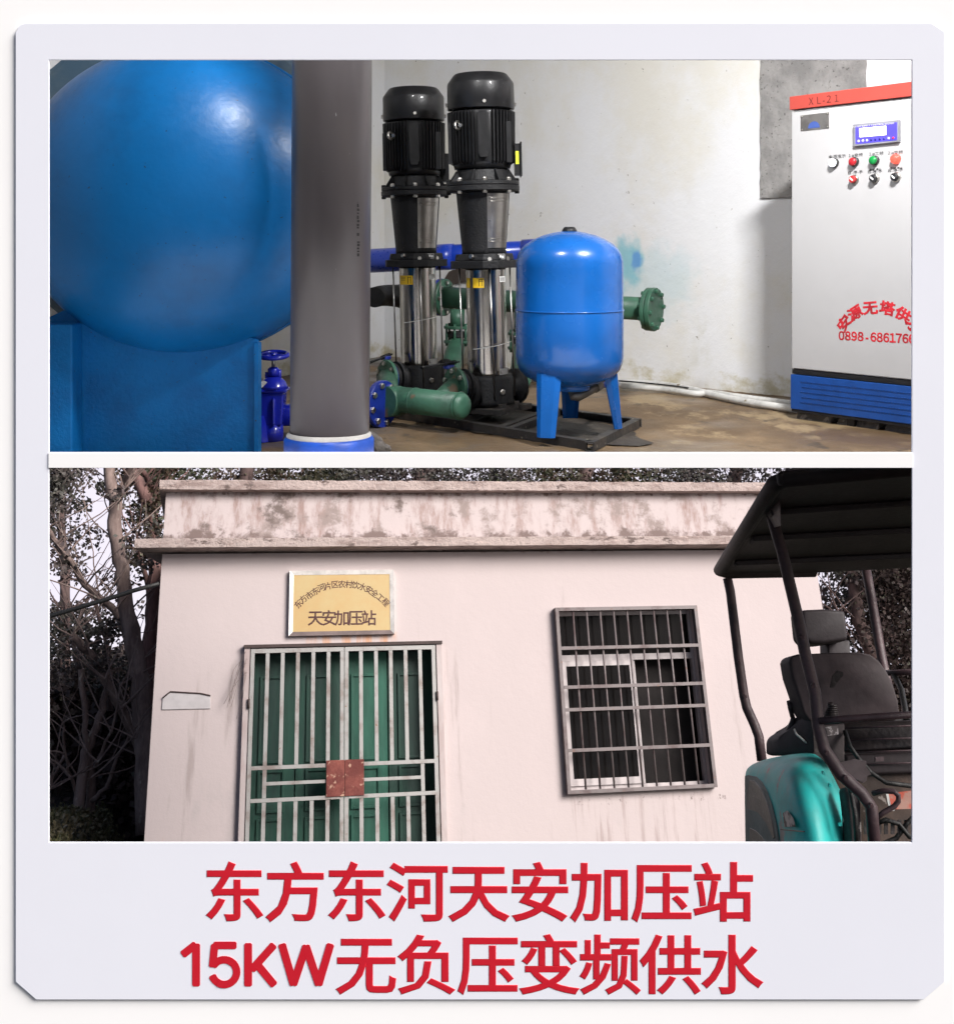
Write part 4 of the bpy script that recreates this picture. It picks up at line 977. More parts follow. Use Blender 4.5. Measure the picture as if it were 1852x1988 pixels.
# weld the coplanar pieces' shared faces away
hw = hs_.part('wall', mb, m_h)
bm = bmesh.new(); bm.from_mesh(hw.data); bmesh.ops.remove_doubles(bm, verts=bm.verts, dist=1e-4)
seen = {}
for f in list(bm.faces):
    kx = tuple(sorted(v.index for v in f.verts)); seen.setdefault(kx, []).append(f)
bm.to_mesh(hw.data); bm.free()
mb = MB(); mb.box(HX0, HX0 + .22, T_ + .001, 5.4, GROUND_Z - .2, ZJ - .002); mb.box(HX1 - .22, HX1, T_ + .001, 5.4, GROUND_Z - .2, ZJ - .002); mb.box(HX0, HX1, 5.401, 5.62, GROUND_Z - .2, ZJ - .002)
hs_.part('side_walls', mb, m_h)
def rough_box(x0, x1, y0, y1, z0, z1, amp=.008, n=140, cut=0):
    mb = MB(); 
    for i in range(n + 1):
        x = x0 + (x1 - x0) * i / n; j = lambda: U(-amp, amp) if 0 < i < n else 0
        y1_ = y1 if not cut or x > x0 + .26 else y0 + .05 + (x - x0) / .26 * cut
        mb.v += [Vector((x, y0 + j() * .6, z0 + j() * .5)), Vector((x, y0 + j() * .6, z1 + j())), Vector((x, y1_, z1)), Vector((x, y1_, z0))]
    for i in range(n):
        for k in range(4):
            mb.face([i * 4 + k, i * 4 + (k + 1) % 4, (i + 1) * 4 + (k + 1) % 4, (i + 1) * 4 + k], False)
    mb.face([0, 3, 2, 1]); mb.face([n * 4, n * 4 + 1, n * 4 + 2, n * 4 + 3]); return mb
ev = hs_.part('eaves_slab', rough_box(-.28, 7.36, -.25, 5.9, ZJ + .016, 2.738, .004, cut=1.0), m_edge)
mb = MB(); mb.box(HX0, HX1, 0.002, .2, 2.739, ZP); mb.box(HX0, HX0 + .2, .201, 5.6, 2.739, ZP); mb.box(HX1 - .2, HX1, .201, 5.6, 2.739, ZP)
hs_.part('parapet', mb, m_h)
hs_.part('parapet_cap', rough_box(-.085, 7.18, -.12, .3, ZP + .001, 3.362, .004), m_edge); hs_.part('parapet_cap', rough_box(-.085, .23, .302, 5.6, ZP + .001, 3.36, .004, 6), m_edge)
mb = MB().box(HX0 + .23, HX1 - .23, T_ + .01, 5.39, GROUND_Z - .15, GROUND_Z - .1); hs_.part('inside_floor', mb, mat('dark_floor', (.05, .045, .04), .9))
# green doors in the recess
m_door = mat('green_door_shaded', (.008, .058, .038), .45, col2=(.004, .028, .021), scale=2.2, stretch=(2, 1, .4), lo=.35, hi=.65, bump=.1, bscale=25)  # shade put into the green of every leaf but the third
m_door2 = mat('green_door_lit', (.02, .13, .085), .45, col2=(.01, .075, .05), scale=2.2, stretch=(2, 1, .4), lo=.35, hi=.65, bump=.1, bscale=25)  # the same green without the painted shade
lw = (DX1 - DX0) / 4
for i in range(4):
    x0 = DX0 + lw * i + .006; x1 = DX0 + lw * (i + 1) - .006; yd = .175 + .003 * i
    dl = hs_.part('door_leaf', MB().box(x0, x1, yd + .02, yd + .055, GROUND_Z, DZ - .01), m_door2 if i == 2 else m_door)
    for z0, z1 in ((.66, 1.42), (-.42, .12), (.22, .55)):
        cx_ = (x0 + x1) / 2; hw_ = .105 if i != 2 else .12
        mb = MB()
        for a, b_, c_, d_ in ((cx_ - hw_, cx_ + hw_, z1, z1 + .025), (cx_ - hw_, cx_ + hw_, z0 - .025, z0), (cx_ - hw_ - .025, cx_ - hw_, z0 - .025, z1 + .025), (cx_ + hw_, cx_ + hw_ + .025, z0 - .025, z1 + .025)):
            mb.box(a, b_, yd, yd + .019, c_, d_)
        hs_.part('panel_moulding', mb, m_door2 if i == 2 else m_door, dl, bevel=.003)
# steel gate
m_gate = mat('gate_steel', (.33, .32, .31), .5, .2, col2=(.22, .18, .165), scale=5, lo=.45, hi=.7, bump=.12, bscale=50, spots=(.20, .10, .05), spot_scale=24, spot_amt=.71)
m_gp = mat('gate_post_paint', (.44, .385, .38), .6, .1, col2=(.36, .28, .27), scale=4, stretch=(1, 1, .3), bump=.1)
m_dark = mat('dark_brown_metal', (.05, .03, .027), .7, bump=.2)
gt = hs_.part('gate_frame', MB().box(.832, .885, -.06, .0, GROUND_Z, 1.69), m_gp)
gt2 = hs_.part('gate_frame', MB().box(2.755, 2.81, -.06, .0, GROUND_Z, 1.69), m_gp)
hs_.part('gate_lintel', MB().box(.825, 2.815, -.075, 0, 1.692, 1.722), m_dark)
for lo_x, hi_x in ((.895, 1.815), (1.822, 2.742)):
    lf = hs_.part('gate_leaf', MB().box(lo_x, hi_x, -.062, -.026, 1.642, 1.682), m_gate)
    for xx in (lo_x, hi_x - .038): hs_.part('stile', MB().box(xx, xx + .038, -.063, -.025, GROUND_Z + .03, 1.641), m_gate, lf)
    for z in (.592, .307): hs_.part('gate_rail', MB().box(lo_x + .039, hi_x - .039, -.066, -.028, z - .017, z + .017), m_gate, lf)
    bars = [1.06, 1.208, 1.358, 1.510, 1.661] if lo_x < 1 else [1.985, 2.137, 2.286, 2.437, 2.585]
    full = bars[0] if lo_x < 1 else bars[-1]
    for bx_ in bars:
        w_ = .0185
        if bx_ == full:
            hs_.part('gate_bar', MB().box(bx_ - w_, bx_ + w_, -.062, -.03, .326, .574), m_gate, lf)
        hs_.part('gate_bar', MB().box(bx_ - w_, bx_ + w_, -.060, -.03, .611, 1.640), m_gate, lf)
        hs_.part('gate_bar', MB().box(bx_ - w_, bx_ + w_, -.060, -.03, GROUND_Z + .03, .288), m_gate, lf)
    a_, b_ = (full + .02, hi_x - .04) if lo_x < 1 else (lo_x + .04, full - .02)
    hs_.part('gate_rail', MB().box(a_, b_, -.062, -.032, .436, .466), m_gate, lf)
m_rust = mat('rusted_plate', (.22, .06, .045), .8, col2=(.12, .025, .02), scale=5, lo=.35, hi=.65, bump=.4, bscale=40, spots=(.42, .25, .18), spot_scale=14, spot_amt=.6)
for a_, b_ in ((1.645, 1.822), (1.826, 2.008)): hs_.part('lock_plate', MB().box(a_, b_, -.078, -.068, .312, .634), m_rust, bevel=.002)
for x_, y_ in ((.888, 1.17), (2.748, 1.19)): hs_.part('hinge', MB().tube([(x_, -.075, y_ - .04), (x_, -.075, y_ + .045)], .012, 10), m_dark)
# window: aluminium sliding frame, glass and steel grille
m_alu = mat('white_aluminium', (.46, .41, .41), .45, .1, var=.08, scale=5)
m_glass, Ng, bg = mk('window_glass'); bg.inputs['Base Color'].default_value = (.008, .007, .007, 1); bg.inputs['Roughness'].default_value = .12; bg.inputs['Specular IOR Level'].default_value = .12; bg.inputs['Alpha'].default_value = .93; bg.inputs['IOR'].default_value = 1.5  # near-black tint puts the darkness of the room into the panes
z5 = lambda x, y, yl=0: G((1700 + x / 2.8) / 1.6258, (1850 + y / 2.8) / 1.6258, yl)
yw = .09
wf = MB(); ztr = z5(208, 640, yw).z
for q in ((WX0 + .001, WX0 + .03, WZ0 + .001, WZ1 - .001), (WX1 - .03, WX1 - .001, WZ0 + .001, WZ1 - .001)): wf.box(q[0], q[1], yw, yw + .07, q[2], q[3])
for z_ in (WZ0 + .02, WZ1 - .02, ztr): wf.box(WX0 + .031, WX1 - .031, yw + .002, yw + .068, z_ - .019 if z_ != ztr else z_ - .03, z_ + .019 if z_ != ztr else z_ + .03)
win = hs_.part('window', wf, m_alu)
xm = z5(830, 900, yw).x
def sash(x0, x1, y0, nm='sash'):
    z0, z1 = WZ0 + .042, ztr - .033; mb = MB(); w_ = .05
    mb.box(x0, x0 + w_, y0, y0 + .03, z0, z1); mb.box(x1 - w_, x1, y0, y0 + .03, z0, z1); mb.box(x0 + w_, x1 - w_, y0, y0 + .03, z1 - w_, z1); mb.box(x0 + w_, x1 - w_, y0, y0 + .03, z0, z0 + w_ * 1.3)
    hs_.part(nm, mb, m_alu, win); hs_.part('pane', MB().box(x0 + w_, x1 - w_, y0 + .012, y0 + .018, z0 + w_ * 1.3, z1 - w_), m_glass, win)
sash(WX0 + .035, xm + .03, yw - .02); sash(xm - .36, xm - .01 + .07, yw + .036)
hs_.part('pane', MB().box(WX0 + .031, WX1 - .031, yw + .03, yw + .036, ztr + .031, WZ1 - .04), m_glass, win)
hs_.part('dark_backing', MB().box(xm + .12, WX1 - .04, yw + .2, yw + .21, WZ0, ztr), mat('backing_black', (.012, .009, .009), .95), win)  # black sheet added inside so the room behind reads dark
m_gr = mat('grille_steel', (.15, .125, .125), .5, .2, col2=(.09, .06, .06), scale=7, lo=.45, hi=.7, spots=(.16, .08, .05), spot_scale=30, spot_amt=.68)
GX0, GX1, GZ0, GZ1 = 4.03, 5.605, .236, 2.03; yg = -.08
mb = MB(); mb.box(GX0, GX0 + .035, yg, -.001, GZ0, GZ1); mb.box(GX1 - .035, GX1, yg, -.001, GZ0, GZ1)
mb.box(GX0 + .036, GX1 - .036, yg, -.001, GZ1 - .035, GZ1); mb.box(GX0 + .036, GX1 - .036, yg, -.001, GZ0, GZ0 + .035)
gr = hs_.part('window_grille', mb, m_gr)
rows = [z5(208, 550, yg).z, z5(240, 895, yg).z, z5(255, 1095, yg).z, z5(285, 1455, yg).z]
for z_ in rows: hs_.part('grille_rail', MB().box(GX0 + .036, GX1 - .036, yg - .002, yg + .022, z_ - .016, z_ + .016), m_gr, gr)
for i in range(9):
    x_ = 4.227 + .1488 * i; hs_.part('grille_bar', MB().tube([(x_, yg + .034, GZ0 + .036), (x_, yg + .034, GZ1 - .036)], .0115, 8), m_gr, gr)
# vent hood like patch on the wall
z2 = lambda x, y, yl=0: G((150 + x / 2.469) / 1.6258, (2030 + y / 2.469) / 1.6258, yl)
vp = [z2(890, 520, -.012), z2(1270, 512, -.012), z2(1270, 410, -.012), z2(1190, 393, -.012), z2(957, 380, -.012), z2(897, 430, -.012)]
o = hs_.part('covered_vent', MB().slab(vp, (0, .011, 0)), mat('vent_grey', (.47, .44, .445), .8, var=.05), bevel=.003); fixn(o)
mb = MB().tube([z2(897, 430, -.016), z2(957, 380, -.016), z2(1190, 393, -.016), z2(1270, 410, -.016)], .007, 8); hs_.part('vent_edge', mb, m_dark)
# sign
m_gold = mat('gold_plate', (.46, .30, .125), .42, .0, col2=(.46, .35, .17), scale=2.5, lo=.3, hi=.7, var=.05)
m_fr = mat('sign_frame_metal', (.80, .76, .73), .35, .0)
s0, s1 = G(562.7, 1108, -.05), G(766.3, 1231, -.05)
sg = Thing('wall_sign', 'gold name plate with silver frame and dark red Chinese lettering above the gate', 'sign', ((s0.x + s1.x) / 2, 0, s1.z), ML)
x0, x1, z0, z1 = s0.x, s1.x, s1.z, s0.z; fw = .042
sg.part('plate', MB().box(x0 + fw, x1 - fw, -.03, -.004, z0 + fw, z1 - fw), m_gold)
def bevel_strip(a, b, c, d, m):     # outer a-b, inner c-d
    mb = MB(); y0, y1 = -.012, -.05
    A, B_, C_, D_ = [Vector(p) for p in (a, b, c, d)]
    m1 = A.lerp(D_, .45); m2 = B_.lerp(C_, .45)
    mb.hexa([A + Vector((0, -.002, 0)), B_ + Vector((0, -.002, 0)), B_ + Vector((0, -.052, 0)), A + Vector((0, -.052, 0)), D_ + Vector((0, -.002, 0)), C_ + Vector((0, -.002, 0)), C_ + Vector((0, -.033, 0)), D_ + Vector((0, -.033, 0))])
    return mb
cs = [Vector((x0, 0, z0)), Vector((x1, 0, z0)), Vector((x1, 0, z1)), Vector((x0, 0, z1))]; ci = [Vector((x0 + fw, 0, z0 + fw)), Vector((x1 - fw, 0, z0 + fw)), Vector((x1 - fw, 0, z1 - fw)), Vector((x0 + fw, 0, z1 - fw))]
for i in range(4):
    j = (i + 1) % 4; o = sg.part('frame_strip', bevel_strip(cs[i], cs[j], ci[j], ci[i], m_fr), m_fr if i else mat('sign_frame_dark_reflection', (.16, .12, .115), .5, .2)); fixn(o)  # bottom strip has its dark reflection painted into the colour
m_br = mat('dark_red_letter', (.06, .011, .009), .5)
X_, Z_ = Vector((1, 0, 0)), Vector((0, 0, 1))
z4 = lambda x, y: G((850 + x / 3.704) / 1.6258, (1750 + y / 3.704) / 1.6258, -.031)
arc = [(340, 580, 52), (395, 525, 43), (470, 478, 36), (540, 430, 30), (610, 388, 22), (685, 370, 14), (768, 350, 6), (848, 348, 0), (932, 348, -4), (1010, 358, -10), (1090, 378, -20), (1165, 412, -30), (1230, 455, -36), (1298, 505, -42), (1362, 560, -50)]
for ch, (x, y, a) in zip('东方市东河片区农村饮水安全工程', arc):
    text(ch, .080, m_br, X_, Z_, z4(x, y), sg.o, 'lettering', .0015, .0010, base=sg.base, rot=math.radians(a))
for ch, x in zip('天安加压站', (540, 700, 855, 1010, 1165)):
    text(ch, .158, m_br, X_, Z_, z4(x, 742), sg.o, 'lettering', .0015, .0026, base=sg.base)
# cable in front of the trees, fixed to the corner of the house
pp = [G(60, 1205, .3), G(95, 1197, .25), G(200, 1166, .15), G(262, 1146, .1), G(310, 1133, .02)]
single('black_cable', MB().tube(pp, .022, 10), m_rub, 'thick black cable running from the left edge to the corner of the pump house', 'cable', frame=ML)
# dry vine by the gate
mb = MB()
for k in range(11):
    p = Vector((.84 + U(-.03, .03), -.07, 1.66 - .022 * k)); pts = [p.copy()]; v = Vector((-.012 + U(-.012, .02), -.004, .004 + U(-.02, .012)))
    for i in range(7): v += Vector((U(-.012, .008), U(-.004, .004), -.014)); p = p + v; p.y = min(p.y, -.01); pts.append(p.copy())
    mb.tube(pts, .0016, 5)
single('dry_vine', mb, mat('dry_twig', (.16, .12, .11), .9), 'wisp of dry vine at the top left corner of the gate', 'vine', frame=ML, kind='stuff')

# ---- trees
m_bark = mat('grey_brown_bark', (.25, .185, .165), .95, col2=(.13, .09, .08), scale=7, stretch=(1, 1, .35), lo=.35, hi=.65, bump=.8, bscale=25, spots=(.30, .26, .22), spot_scale=16, spot_amt=.64)
m_bark2 = mat('dark_bark', (.13, .085, .078), .95, col2=(.07, .045, .042), scale=7, stretch=(1, 1, .35), bump=.8, bscale=25)
def leafmat(name, c1, c2, c3):
    m, N, b = mk(name); tc = N('TexCoord').outputs['Object']
    base = masks(N, tc, [(c2, 1.2, (1, 1, 1), .42, .58, []), (c3, 14., (1, 1, 1), .55, .62, [])], c1)
    N.ln(base, b.inputs['Base Color']); b.inputs['Roughness'].default_value = .55; b.inputs['Specular IOR Level'].default_value = .3; return m
m_leaf = leafmat('dark_leaves', (.045, .045, .036), (.075, .056, .055), (.13, .12, .10))
m_leaf2 = leafmat('green_brown_leaves', (.035, .04, .02), (.06, .035, .025), (.09, .085, .05))
m_leaf3 = leafmat('deep_shadow_leaves', (.035, .024, .022), (.05, .032, .03), (.055, .055, .035))
def leaves(mb, c, rad, n, s0, s1, flat=1.):
    for _ in range(n):
        while True:
            d = Vector((U(-1, 1), U(-1, 1), U(-1, 1)))
            if d.length < 1: break
        p = c + Vector((d.x * rad, d.y * rad * 1.2, d.z * rad * .8)); s = U(s0, s1)
        a = Vector((U(-1, 1), U(-1, 1), U(-1.2, .4))).normalized(); b_ = a.cross(Vector((U(-1, 1), U(-1, 1), U(-1, 1)))).normalized() * s * .36
        a *= s; mid = p + a * .5 + a.cross(b_).normalized() * s * .06
        i = len(mb.v); mb.v += [p, p + a * .45 + b_, p + a, p + a * .45 - b_]; mb.face([i, i + 1, i + 2, i + 3])
def tree(name, label, cat, trunks, clumps, lm, bm_=m_bark, group=None, s=(.045, .085), twig=0):
    """trunks: list of (list of (px, py), depth behind the facade, r0, r1); clumps: (px, py, depth, radius, count)"""
    b0 = G(trunks[0][0][-1][0], trunks[0][0][-1][1], trunks[0][1]) if trunks else G(clumps[0][0], clumps[0][1], clumps[0][2])
    t = Thing(name, label, cat, b0, ML, group=group)
    for i, (pp_, d, r0, r1) in enumerate(trunks):
        P_ = [G(x, y, d + (.15 * k if i else 0)) for k, (x, y) in enumerate(pp_)]
        fine = []
        for a, b_ in zip(P_[:-1], P_[1:]):
            for q in range(3): fine.append(a.lerp(b_, q / 3) + Vector((U(-.015, .015), U(-.015, .015), 0)))
        fine.append(P_[-1]); m_ = len(fine)
        t.part('trunk' if i == 0 else 'limb', MB().tube(fine, [(r0 + (r1 - r0) * k / (m_ - 1)) * U(.93, 1.07) for k in range(m_)], 10), bm_)
    if twig:
        mb = MB()
        for _ in range(twig):
            tr = random.choice(trunks); x, y = random.choice(tr[0][:-1] if len(tr[0]) > 1 else tr[0]); p = G(x, y, tr[1]); v = Vector((U(-.12, .12), U(-.05, .05), U(.03, .14))); pts = [p]; 
            for k in range(9): v += Vector((U(-.03, .03), U(-.02, .02), U(-.015, .02))); p = p + v; pts.append(p)
            mb.tube(pts, [.014 - .0013 * k for k in range(10)], 4, False)
        t.part('twigs', mb, bm_, kind='stuff')
    if clumps:
        mb = MB()
        for (x, y, d, r, n_) in clumps: leaves(mb, G(x, y, d), r, int(n_ * 1.75), *s)
        t.part('crown', mb, lm, kind='stuff')
    return t
def scatter(x0, x1, y0, y1, d0, d1, k, r, n_, keep=None):
    o_ = []
    for _ in range(k):
        x, y = U(x0, x1), U(y0, y1)
        if keep and not keep(x, y): continue
        o_.append((x, y, U(d0, d1), U(r * .6, r * 1.3), n_))
    return o_
tree('pale_trunk_tree', 'tall tree with pale forked trunk just left of the pump house', 'tree',
     [([(206, 880), (212, 909), (218, 954), (226, 972), (222, 1011), (228, 1054), (237, 1104), (242, 1141), (247, 1191), (259, 1241), (265, 1292), (272, 1323), (278, 1398), (281, 1473), (284, 1620)], 3.2, .07, .125),
      ([(262, 890), (250, 925), (240, 950), (226, 975)], 3.2, .05, .07),
      ([(92, 1025), (110, 1055), (130, 1079), (150, 1110), (167, 1136), (197, 1165), (222, 1185), (245, 1230)], 3.0, .03, .05),
      ([(140, 1235), (160, 1255), (174.5, 1268.5), (204, 1318), (234, 1378), (264, 1435), (280, 1470)], 2.9, .045, .06)],
     scatter(110, 300, 900, 1130, 2.6, 5, 20, .2, 36), m_leaf, twig=70)
tree('reddish_tree', 'reddish-brown leaning tree close behind the left corner of the pump house', 'tree',
     [([(250, 890), (262, 925), (278, 950), (290, 980), (296, 1020), (300, 1060), (300, 1120), (297, 1190), (290, 1260), (288, 1330), (290, 1400), (292, 1560)], 4.4, .075, .11),
      ([(268, 1040), (276, 1100), (290, 1150), (303, 1190)], 4.2, .02, .05), ([(262, 900), (285, 925), (300, 960), (302, 1020)], 4.4, .03, .05)],
     scatter(240, 330, 900, 1090, 4, 6, 22, .2, 50), m_leaf2, mat('red_brown_bark', (.19, .105, .095), .95, col2=(.10, .055, .05), scale=8, stretch=(1, 1, .3), bump=.8, bscale=25), twig=40)
tree('twin_stem_tree', 'slender twin-stemmed tree in the dark undergrowth at far left', 'tree',
     [([(215, 1300), (202, 1361), (190, 1410), (167, 1460), (160, 1522), (150, 1612)], 3.4, .03, .07), ([(158, 1300), (164, 1398), (170, 1460), (177, 1510), (176, 1612)], 3.1, .025, .06),
      ([(252, 1425), (228, 1470), (204, 1530), (178, 1556)], 3.0, .012, .03), ([(124, 1410), (126, 1465), (137, 1510), (150, 1552)], 3.1, .012, .022), ([(92, 1535), (110, 1495), (125, 1465)], 3.1, .01, .016),
      ([(235, 1330), (215, 1420), (190, 1480), (178, 1500)], 3.2, .012, .025)],
     scatter(95, 230, 1200, 1330, 3, 6, 16, .22, 60), m_leaf, twig=24)
tree('bare_sapling', 'thin bare sapling by the left edge below the cable', 'tree', [([(118, 1130), (128, 1190), (145, 1260), (160, 1330), (166, 1400)], 4.6, .02, .04), ([(180, 1150), (200, 1230), (212, 1290), (214, 1380)], 4.8, .02, .04)], [], m_leaf, m_bark2, twig=20)
cl_ = scatter(60, 190, 895, 1030, 6, 8, 60, .30, 95, lambda x, y: R() < (.8 if x + (y - 895) * .5 < 160 else .0)) + scatter(60, 290, 1030, 1345, 6, 8, 95, .28, 85, lambda x, y: R() < (.6 if (x < 165 or y > 1270) else .05) * (.4 if 1195 < y < 1260 and x < 150 else 1))
tree('leafy_tree', 'dense dark-leaved tree filling the upper left corner behind the pale trunk', 'tree', [([(120, 900), (118, 1000), (126, 1100), (124, 1250), (128, 1560)], 7.5, .05, .10)], cl_, m_leaf, m_bark2, twig=24)
lbls = ['bushy tree top behind the parapet, above the gold sign', 'tree top behind the parapet, midway between sign and window', 'tree top behind the parapet, above the barred window', 'tree top behind the parapet next to the excavator canopy']
for i, (xa, xb) in enumerate(((300, 640), (640, 980), (980, 1280), (1280, 1560))):
    tree('leafy_tree', lbls[i], 'tree', [([((xa + xb) / 2 + 20, 860), ((xa + xb) / 2, 960), ((xa + xb) / 2 + 10, 1400)], 8.2, .1, .18)], scatter(xa - 20, xb + 20, 880, 975, 7, 10, 58, .34, 90), m_leaf2 if i % 2 == 0 else m_leaf, m_bark2, group='trees behind the pump house', twig=18)
tree('feathery_tree', 'dark tree with drooping feathery branches seen through the excavator cab', 'tree',
     [([(1655, 1080), (1660, 1150), (1668, 1210), (1690, 1270), (1712, 1330), (1720, 1420)], 4.0, .07, .11), ([(1600, 1206), (1630, 1195), (1662, 1180)], 4.0, .015, .03), ([(1735, 1150), (1715, 1250), (1715, 1320)], 4, .03, .05)],
     scatter(1590, 1720, 1080, 1340, 3.8, 6, 60, .26, 60), m_leaf, m_bark2, twig=40)
tree('leafy_tree', 'very dark leafy tree at the right edge behind the excavator', 'tree', [([(1790, 1000), (1785, 1200), (1780, 1500)], 4.5, .1, .15)],
     scatter(1695, 1830, 900, 1450, 3.5, 6, 210, .42, 120), m_leaf3, m_bark2)
tree('leafy_tree', 'dark tree top at the upper right, above the excavator canopy', 'tree', [([(1650, 880), (1655, 960), (1660, 1050)], 7, .1, .15)], scatter(1540, 1800, 870, 960, 6, 9, 90, .4, 110), m_leaf3, m_bark2)
# deep thicket on the bank
mb = MB()
for (x, y, d, r, n_) in scatter(60, 330, 1345, 1600, 6.0, 9.5, 230, .5, 90) + scatter(1600, 1800, 1330, 1640, 6, 9, 60, .5, 90) + scatter(60, 320, 1290, 1350, 7.5, 9.5, 60, .45, 80): leaves(mb, G(x, y, d), r, n_, .09, .17)
single('undergrowth', mb, m_leaf3, 'deep shadowed undergrowth on the bank between the tree trunks', 'undergrowth', frame=ML, kind='stuff', base=G(150, 1580, 6))
# weeds
mb = MB()
for _ in range(5200):
    x = U(-2.9, -.12); y = U(.4, 5.5); z = gz(x, y); h = U(.05, .15); a = Vector((U(-.05, .05), U(-.05, .05), h)); b_ = Vector((U(-1, 1), U(-1, 1), 0)).normalized() * .012; p = Vector((x, y, z - .01)); i = len(mb.v)
    mb.v += [p - b_, p + b_, p + a]; mb.face([i, i + 1, i + 2])
    if R() < .35: leaves(mb, p + Vector((0, 0, h * .7)), .08, 4, .03, .07)
single('grass', mb, leafmat('weed_green', (.08, .085, .035), (.11, .09, .05), (.17, .14, .08)), 'dull green weeds at the foot of the trees', 'grass', frame=ML, kind='stuff', base=(-1, 2, 0))

# ---- excavator (yard frame)
eye = MLi @ Vector((0, 0, 0)); RLi = RL.to_3x3().inverted()
def Ez(px, py, z):
    d = RLi @ Vector(((px - CX) / F, 1, (HY - py) / F)); return eye + d * ((z - eye.z) / d.z)
m_ex = mat('worn_black_steel', (.058, .036, .042), .5, col2=(.09, .055, .06), scale=9, bump=.25, bscale=60, spots=(.32, .27, .24), spot_scale=34, spot_amt=.715)
m_can = mat('black_canopy', (.02, .014, .017), .6, col2=(.03, .02, .022), scale=3, bump=.1)
m_exd = mat('oily_black', (.012, .009, .010), .5, col2=(.028, .02, .02), scale=6, bump=.4, bscale=40)
m_teal = mat('teal_paint', (.03, .62, .59), .45, col2=(.12, .47, .45), scale=4, bump=.15, bscale=30, spots=(.34, .31, .30), spot_scale=7.5, spot_amt=.62)
ex = Thing('mini_excavator', 'teal and black mini excavator with a canopy parked in front of the house at right', 'excavator', L(1560, 1700, 4.6), ML)
zc = 1.135
cp = [Ez(1512, 941, zc), Ez(1396, 1116, zc), Ez(1582, 1113, zc), Ez(1860, 1098, zc), Ez(1860, 912, zc)]
o = ex.part('canopy', MB().slab(cp, (0, 0, .045)), m_can, bevel=.012); fixn(o)
for f_, w_ in ((.22, .06), (.5, .09), (.8, .05)):
    a = cp[0].lerp(cp[1], f_); b_ = cp[4].lerp(cp[3], f_); ex.part('canopy_rib', MB().bar(a + Vector((.03, 0, -.012)), b_ + Vector((0, 0, -.012)), w_, .022), m_can, o, bevel=.006)
ex.part('canopy_edge', MB().tube([cp[4] + Vector((0, .01, .02)), cp[0] + Vector((0.03, .01, .02)), cp[0].lerp(cp[1], .04) + Vector((0, 0, .02)), cp[0].lerp(cp[1], .98) + Vector((0, 0, .015)), cp[1].lerp(cp[2], .08) + Vector((0, 0, .01)), cp[2] + Vector((0, 0, .01))], .028, 12), m_can, o)
px_ = lambda pts: [L(x, y, d) for x, y, d in pts]
post = lambda pts, r, n_='post': ex.part(n_, MB().tube(px_(pts), r, 16), m_ex)
post([(1494, 985, 4.47), (1503, 1020, 4.43), (1518, 1070, 4.38), (1548, 1196, 4.28), (1564, 1274, 4.22), (1582, 1346, 4.17), (1588, 1410, 4.13), (1600, 1455, 4.1), (1632, 1503, 4.07), (1672, 1540, 4.05), (1692, 1568, 4.03), (1699, 1660, 4.0)], .0205)
post([(1412, 1122, 5.95), (1418, 1150, 5.93), (1433, 1274, 5.82), (1444, 1350, 5.76), (1450, 1375, 5.74), (1465, 1408, 5.7), (1473, 1430, 5.68), (1479, 1478, 5.64)], .0225)
post([(1681, 1104, 5.95), (1692, 1165, 5.9), (1711, 1274, 5.8), (1725, 1340, 5.7), (1732, 1400, 5.65)], .0225)
post([(1700, 1306, 5.3), (1735, 1307, 5.2), (1790, 1303, 5.1)], .012, 'handrail')
post([(1590, 1400, 4.12), (1640, 1396, 4.1), (1700, 1392, 4.08), (1800, 1386, 4.05)], .0115, 'handrail')
ex.part('canopy_bracket', MB().slab(px_([(1486, 992, 4.45), (1513, 945, 4.2), (1517, 1020, 4.3), (1500, 1025, 4.43)]), (.0, .006, 0)), m_ex)
def pad(nm, pts, off, m, bev, parent=None, seg=None):
    o_ = ex.part(nm, MB().slab(px_(pts), off), m, parent, bevel=0); fixn(o_); addbevel(o_, bev); o_.modifiers['bevel'].segments = 4
    for p_ in o_.data.polygons: p_.use_smooth = True
    return o_
m_seat = mat('worn_vinyl', (.055, .038, .042), .6, col2=(.03, .02, .023), scale=4, bump=.15, bscale=30)
st_ = pad('seat_back', [(1532, 1282, 4.95), (1538, 1274, 4.95), (1550, 1270, 4.95), (1600, 1268, 4.93), (1668, 1266, 4.93), (1690, 1270, 4.93), (1707, 1283, 4.93), (1722, 1303, 4.92), (1735, 1330, 4.9), (1744, 1360, 4.88), (1747, 1386, 4.86), (1740, 1400, 4.86), (1572, 1400, 4.86), (1562, 1385, 4.87), (1550, 1350, 4.9), (1538, 1315, 4.93)], (0, .10, 0), m_seat, .03)
ex.part('seat_hole', MB().slab(px_([(1612, 1335, 4.86), (1617, 1312, 4.86), (1625, 1302, 4.86), (1637, 1305, 4.86), (1637, 1312, 4.86), (1628, 1322, 4.86), (1618, 1336, 4.86)]), (0, .006, 0)), m_exd, st_)
pad('boom_head', [(1556, 1184, 6.2), (1600, 1182, 6.2), (1642, 1185, 6.2), (1648, 1243, 6.15), (1600, 1250, 6.15), (1572, 1250, 6.15), (1562, 1238, 6.15)], (0, .15, 0), m_can, .02)
pad('boom_link', [(1607, 1245, 6.25), (1650, 1242, 6.25), (1653, 1275, 6.2), (1608, 1278, 6.2)], (0, .1, 0), m_can, .01)
